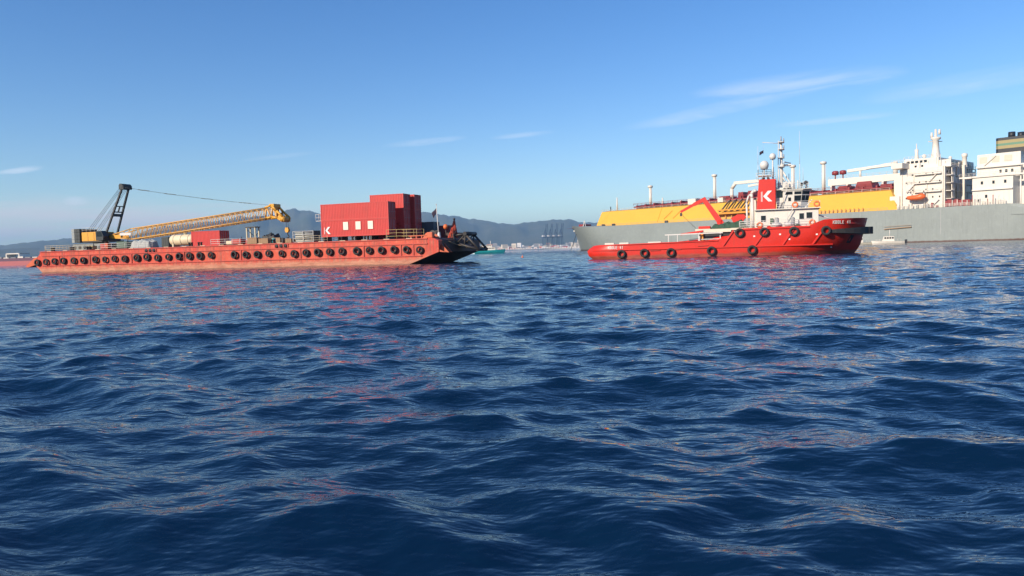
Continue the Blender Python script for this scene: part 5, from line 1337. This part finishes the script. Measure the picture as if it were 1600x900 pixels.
# ------------------------------------------------------------------ far shore
def polar(a, d): return (d*math.sin(R(a)), d*math.cos(R(a)))
def make_port():
    rr = random.Random(21)
    # breakwater
    mb = MB(); pts = [(-1.4, 2350), (1.5, 2330), (4.0, 2300), (6.5, 2280)]
    for (a0, d0), (a1, d1) in zip(pts[:-1], pts[1:]):
        p, q = polar(a0, d0), polar(a1, d1)
        mb.hexa([(p[0], p[1]-9, -1), (q[0], q[1]-9, -1), (q[0], q[1]+12, -1), (p[0], p[1]+12, -1), (p[0], p[1], 3.2), (q[0], q[1], 3.2), (q[0], q[1]+6, 3.2), (p[0], p[1]+6, 3.2)])
    b = mb.build('breakwater', 'concrete'); tag(b, 'long pale breakwater at the waterline before the town', 'breakwater')
    for i in range(38):
        a = -1.2+i*0.2; x, y = polar(a, 2338-i*1.4)
        MB().box(x-1.8, x+1.8, y-5, y-1, 2.0, 5.6+rr.random()).build('concrete_block', 'wall_pale', b)
    # quay and town
    q = MB(); 
    for i in range(24):
        a0, a1 = -8+i*1.6, -8+(i+1)*1.6
        p, p2, p3, p4 = polar(a0, 2900), polar(a1, 2900), polar(a1, 4600), polar(a0, 4600)
        q.hexa([(*p, -2), (*p2, -2), (*p3, -2), (*p4, -2), (*p, 3), (*p2, 3), (*p3, 3), (*p4, 3)])
    tag(q.build('quay', 'concrete'), 'flat quay land below the hills', None, None, 'structure')
    cols = ['wall_cream', 'wall_pale', 'wall_terracotta', 'wall_pale', 'wall_cream', 'roof_grey']
    words = ['cream', 'white', 'terracotta', 'white', 'cream', 'grey']
    n = 0; cnt = {}
    ORD = lambda k: ('%d%s' % (k, {1: 'st', 2: 'nd', 3: 'rd'}.get(k % 10 if k // 10 != 1 else 0, 'th')))
    for i in range(46):
        a = -2.0+i*0.19+rr.uniform(-0.04, 0.04); d = rr.uniform(2950, 3900); x, y = polar(a, d)
        k = rr.randrange(6) if a < 4.6 else rr.choice((0, 0, 1, 4)); h_ = rr.uniform(9, 26) if a < 4.6 else rr.uniform(18, 34); w = rr.uniform(10, 26)
        cnt[words[k]] = cnt.get(words[k], 0)+1
        t = empty('waterfront_building', (x, y, 3.0), R(rr.uniform(-20, 20)), 'small hazy %s block, %s of that colour from the left along the waterfront' % (words[k], ORD(cnt[words[k]])), 'building', 'waterfront town buildings')
        MB().box(-w/2, w/2, -8, 8, 0, h_).build('wall', cols[k], t)
        MB().box(-w/2-.4, w/2+.4, -8.4, 8.4, h_, h_+1.2).build('roof', 'roof_grey' if k != 2 else 'wall_terracotta', t)
        fl = max(1, int(h_/5)); wn_ = MB()
        for z in range(fl):
            for j in range(max(2, int(w/4))):
                xx = -w/2+1.5+j*(w-3)/max(2, int(w/4)); wn_.box(xx, xx+1.6, -8.1, -7.95, 1.5+z*4.6, 3.6+z*4.6)
        wo_ = wn_.build('window', 'window_glass', t); wo_['kind'] = 'stuff'
    # stacked port containers on the quay
    for i in range(26):
        a = -0.9+i*0.215; x, y = polar(a, 2920+rr.uniform(0, 20)); 
        for l in range(rr.randint(1, 4)):
            c = rr.choice(('wall_terracotta', 'container_red', 'port_blue', 'wall_pale', 'wall_cream'))
            o = MB().box(-6.1, 6.1, -1.2, 1.2, l*2.6, l*2.6+2.55).build('port_container', c, None, (x, y, 3.0), R(rr.uniform(-4, 4)))
            w_ = {'wall_terracotta': 'brown', 'container_red': 'red', 'port_blue': 'blue', 'wall_pale': 'white', 'wall_cream': 'cream'}[c]
            tag(o, 'tiny %s container, %s up in the %s stack from the left on the distant quay' % (w_, ORD(l+1), ORD(i+1)), 'container', 'containers on the distant quay')
    # ship to shore gantry cranes
    for i, a in enumerate((2.65, 3.05, 3.45, 3.85)):
        x, y = polar(a, 3000)
        word = ('leftmost', 'second from the left', 'third from the left', 'rightmost')[i]
        t = empty('quay_crane', (x, y, 3.0), R(14), 'hazy blue gantry crane on the distant quay, %s of four' % word, 'crane', 'quay gantry cranes')
        for dx in (-8, 8):
            for dy in (-9, 9): MB().bar((dx, dy, 0), (dx*0.8, dy, 48), 2.0).build('leg', 'port_blue', t)
        mb = MB()
        for dy in (-9, 9): mb.bar((-8, dy, 14), (8, dy, 14), 1.8).bar((-6.4, dy, 44), (6.4, dy, 44), 1.8)
        for dx in (-7.4, 7.4): mb.bar((dx, -9, 14), (dx, 9, 14), 1.8)
        mb.build('portal_beam', 'port_blue', t)
        MB().bar((-4, 34, 46), (-4, -16, 46), 2.2).bar((4, 34, 46), (4, -16, 46), 2.2).build('girder', 'port_blue', t)
        MB().bar((-3, -16, 46), (-3, -32, 98), 1.8).bar((3, -16, 46), (3, -32, 98), 1.8).build('raised_boom', 'port_blue', t)
        MB().bar((-6, -9, 48), (0, -7, 76), 1.6).bar((6, -9, 48), (0, -7, 76), 1.6).build('apex_frame', 'port_blue', t)
        MB().tube((0, -7, 76), (0, -28, 88), 0.5, n=4).tube((0, -7, 76), (0, 30, 48), 0.5, n=4).build('stay', 'port_blue', t)
        MB().box(-5, 5, 16, 26, 47, 53).build('machine_house', 'wall_pale', t)
    # far red cargo ship at the left edge
    x, y = polar(-33.9, 900)
    t = empty('cargo_ship', (x-60, y+25, 0), R(-14), 'far red cargo ship with white gantry frame at the left edge', 'ship')
    MB().prism_y([(0, -1), (92, -1), (98, 4.6), (-4, 4.6)], -9, 9).build('hull', 'rust_red_ship', t)
    MB().prism_y([(-4, 4.6), (98, 4.6), (99, 7.6), (-4, 7.6)], -9, 9).build('hull_upper', 'ship_navy', t)
    for xx in (51.5, 67.5): MB().box(xx-0.6, xx+0.6, -6, 6, 7.6, 12.6).build('gantry_leg', 'lng_white', t)
    MB().box(50.9, 68.1, -6, 6, 11.6, 12.7).build('gantry_beam', 'lng_white', t)
    for i in range(7):
        xx = 40+i*9; MB().box(xx, xx+6.5, -7, 7, 7.6, 8.4+0.8*(i % 3 == 0)).build('hatch_cover', 'lng_white' if i % 2 else 'roof_grey', t)
    MB().box(6, 22, -8, 8, 7.6, 20).build('deckhouse', 'lng_white', t)
    for z in (9, 13, 16.6):
        for j in range(5): MB().box(7.5+j*2.8, 8.8+j*2.8, -8.12, -7.98, z, z+1.3).build('window', 'window_glass', t)
    # low far shore at the left below the hills
    q = MB()
    for i in range(16):
        a0, a1 = -40+i*2.1, -40+(i+1)*2.1
        p, p2, p3, p4 = polar(a0, 4300), polar(a1, 4300), polar(a1, 5600), polar(a0, 5600)
        q.hexa([(*p, -2), (*p2, -2), (*p3, -2), (*p4, -2), (*p, 4), (*p2, 4), (*p3, 14), (*p4, 14)])
    tag(q.build('shore', 'wall_cream'), 'low pale shore at the left below the hills', None, None, 'structure')
make_port()
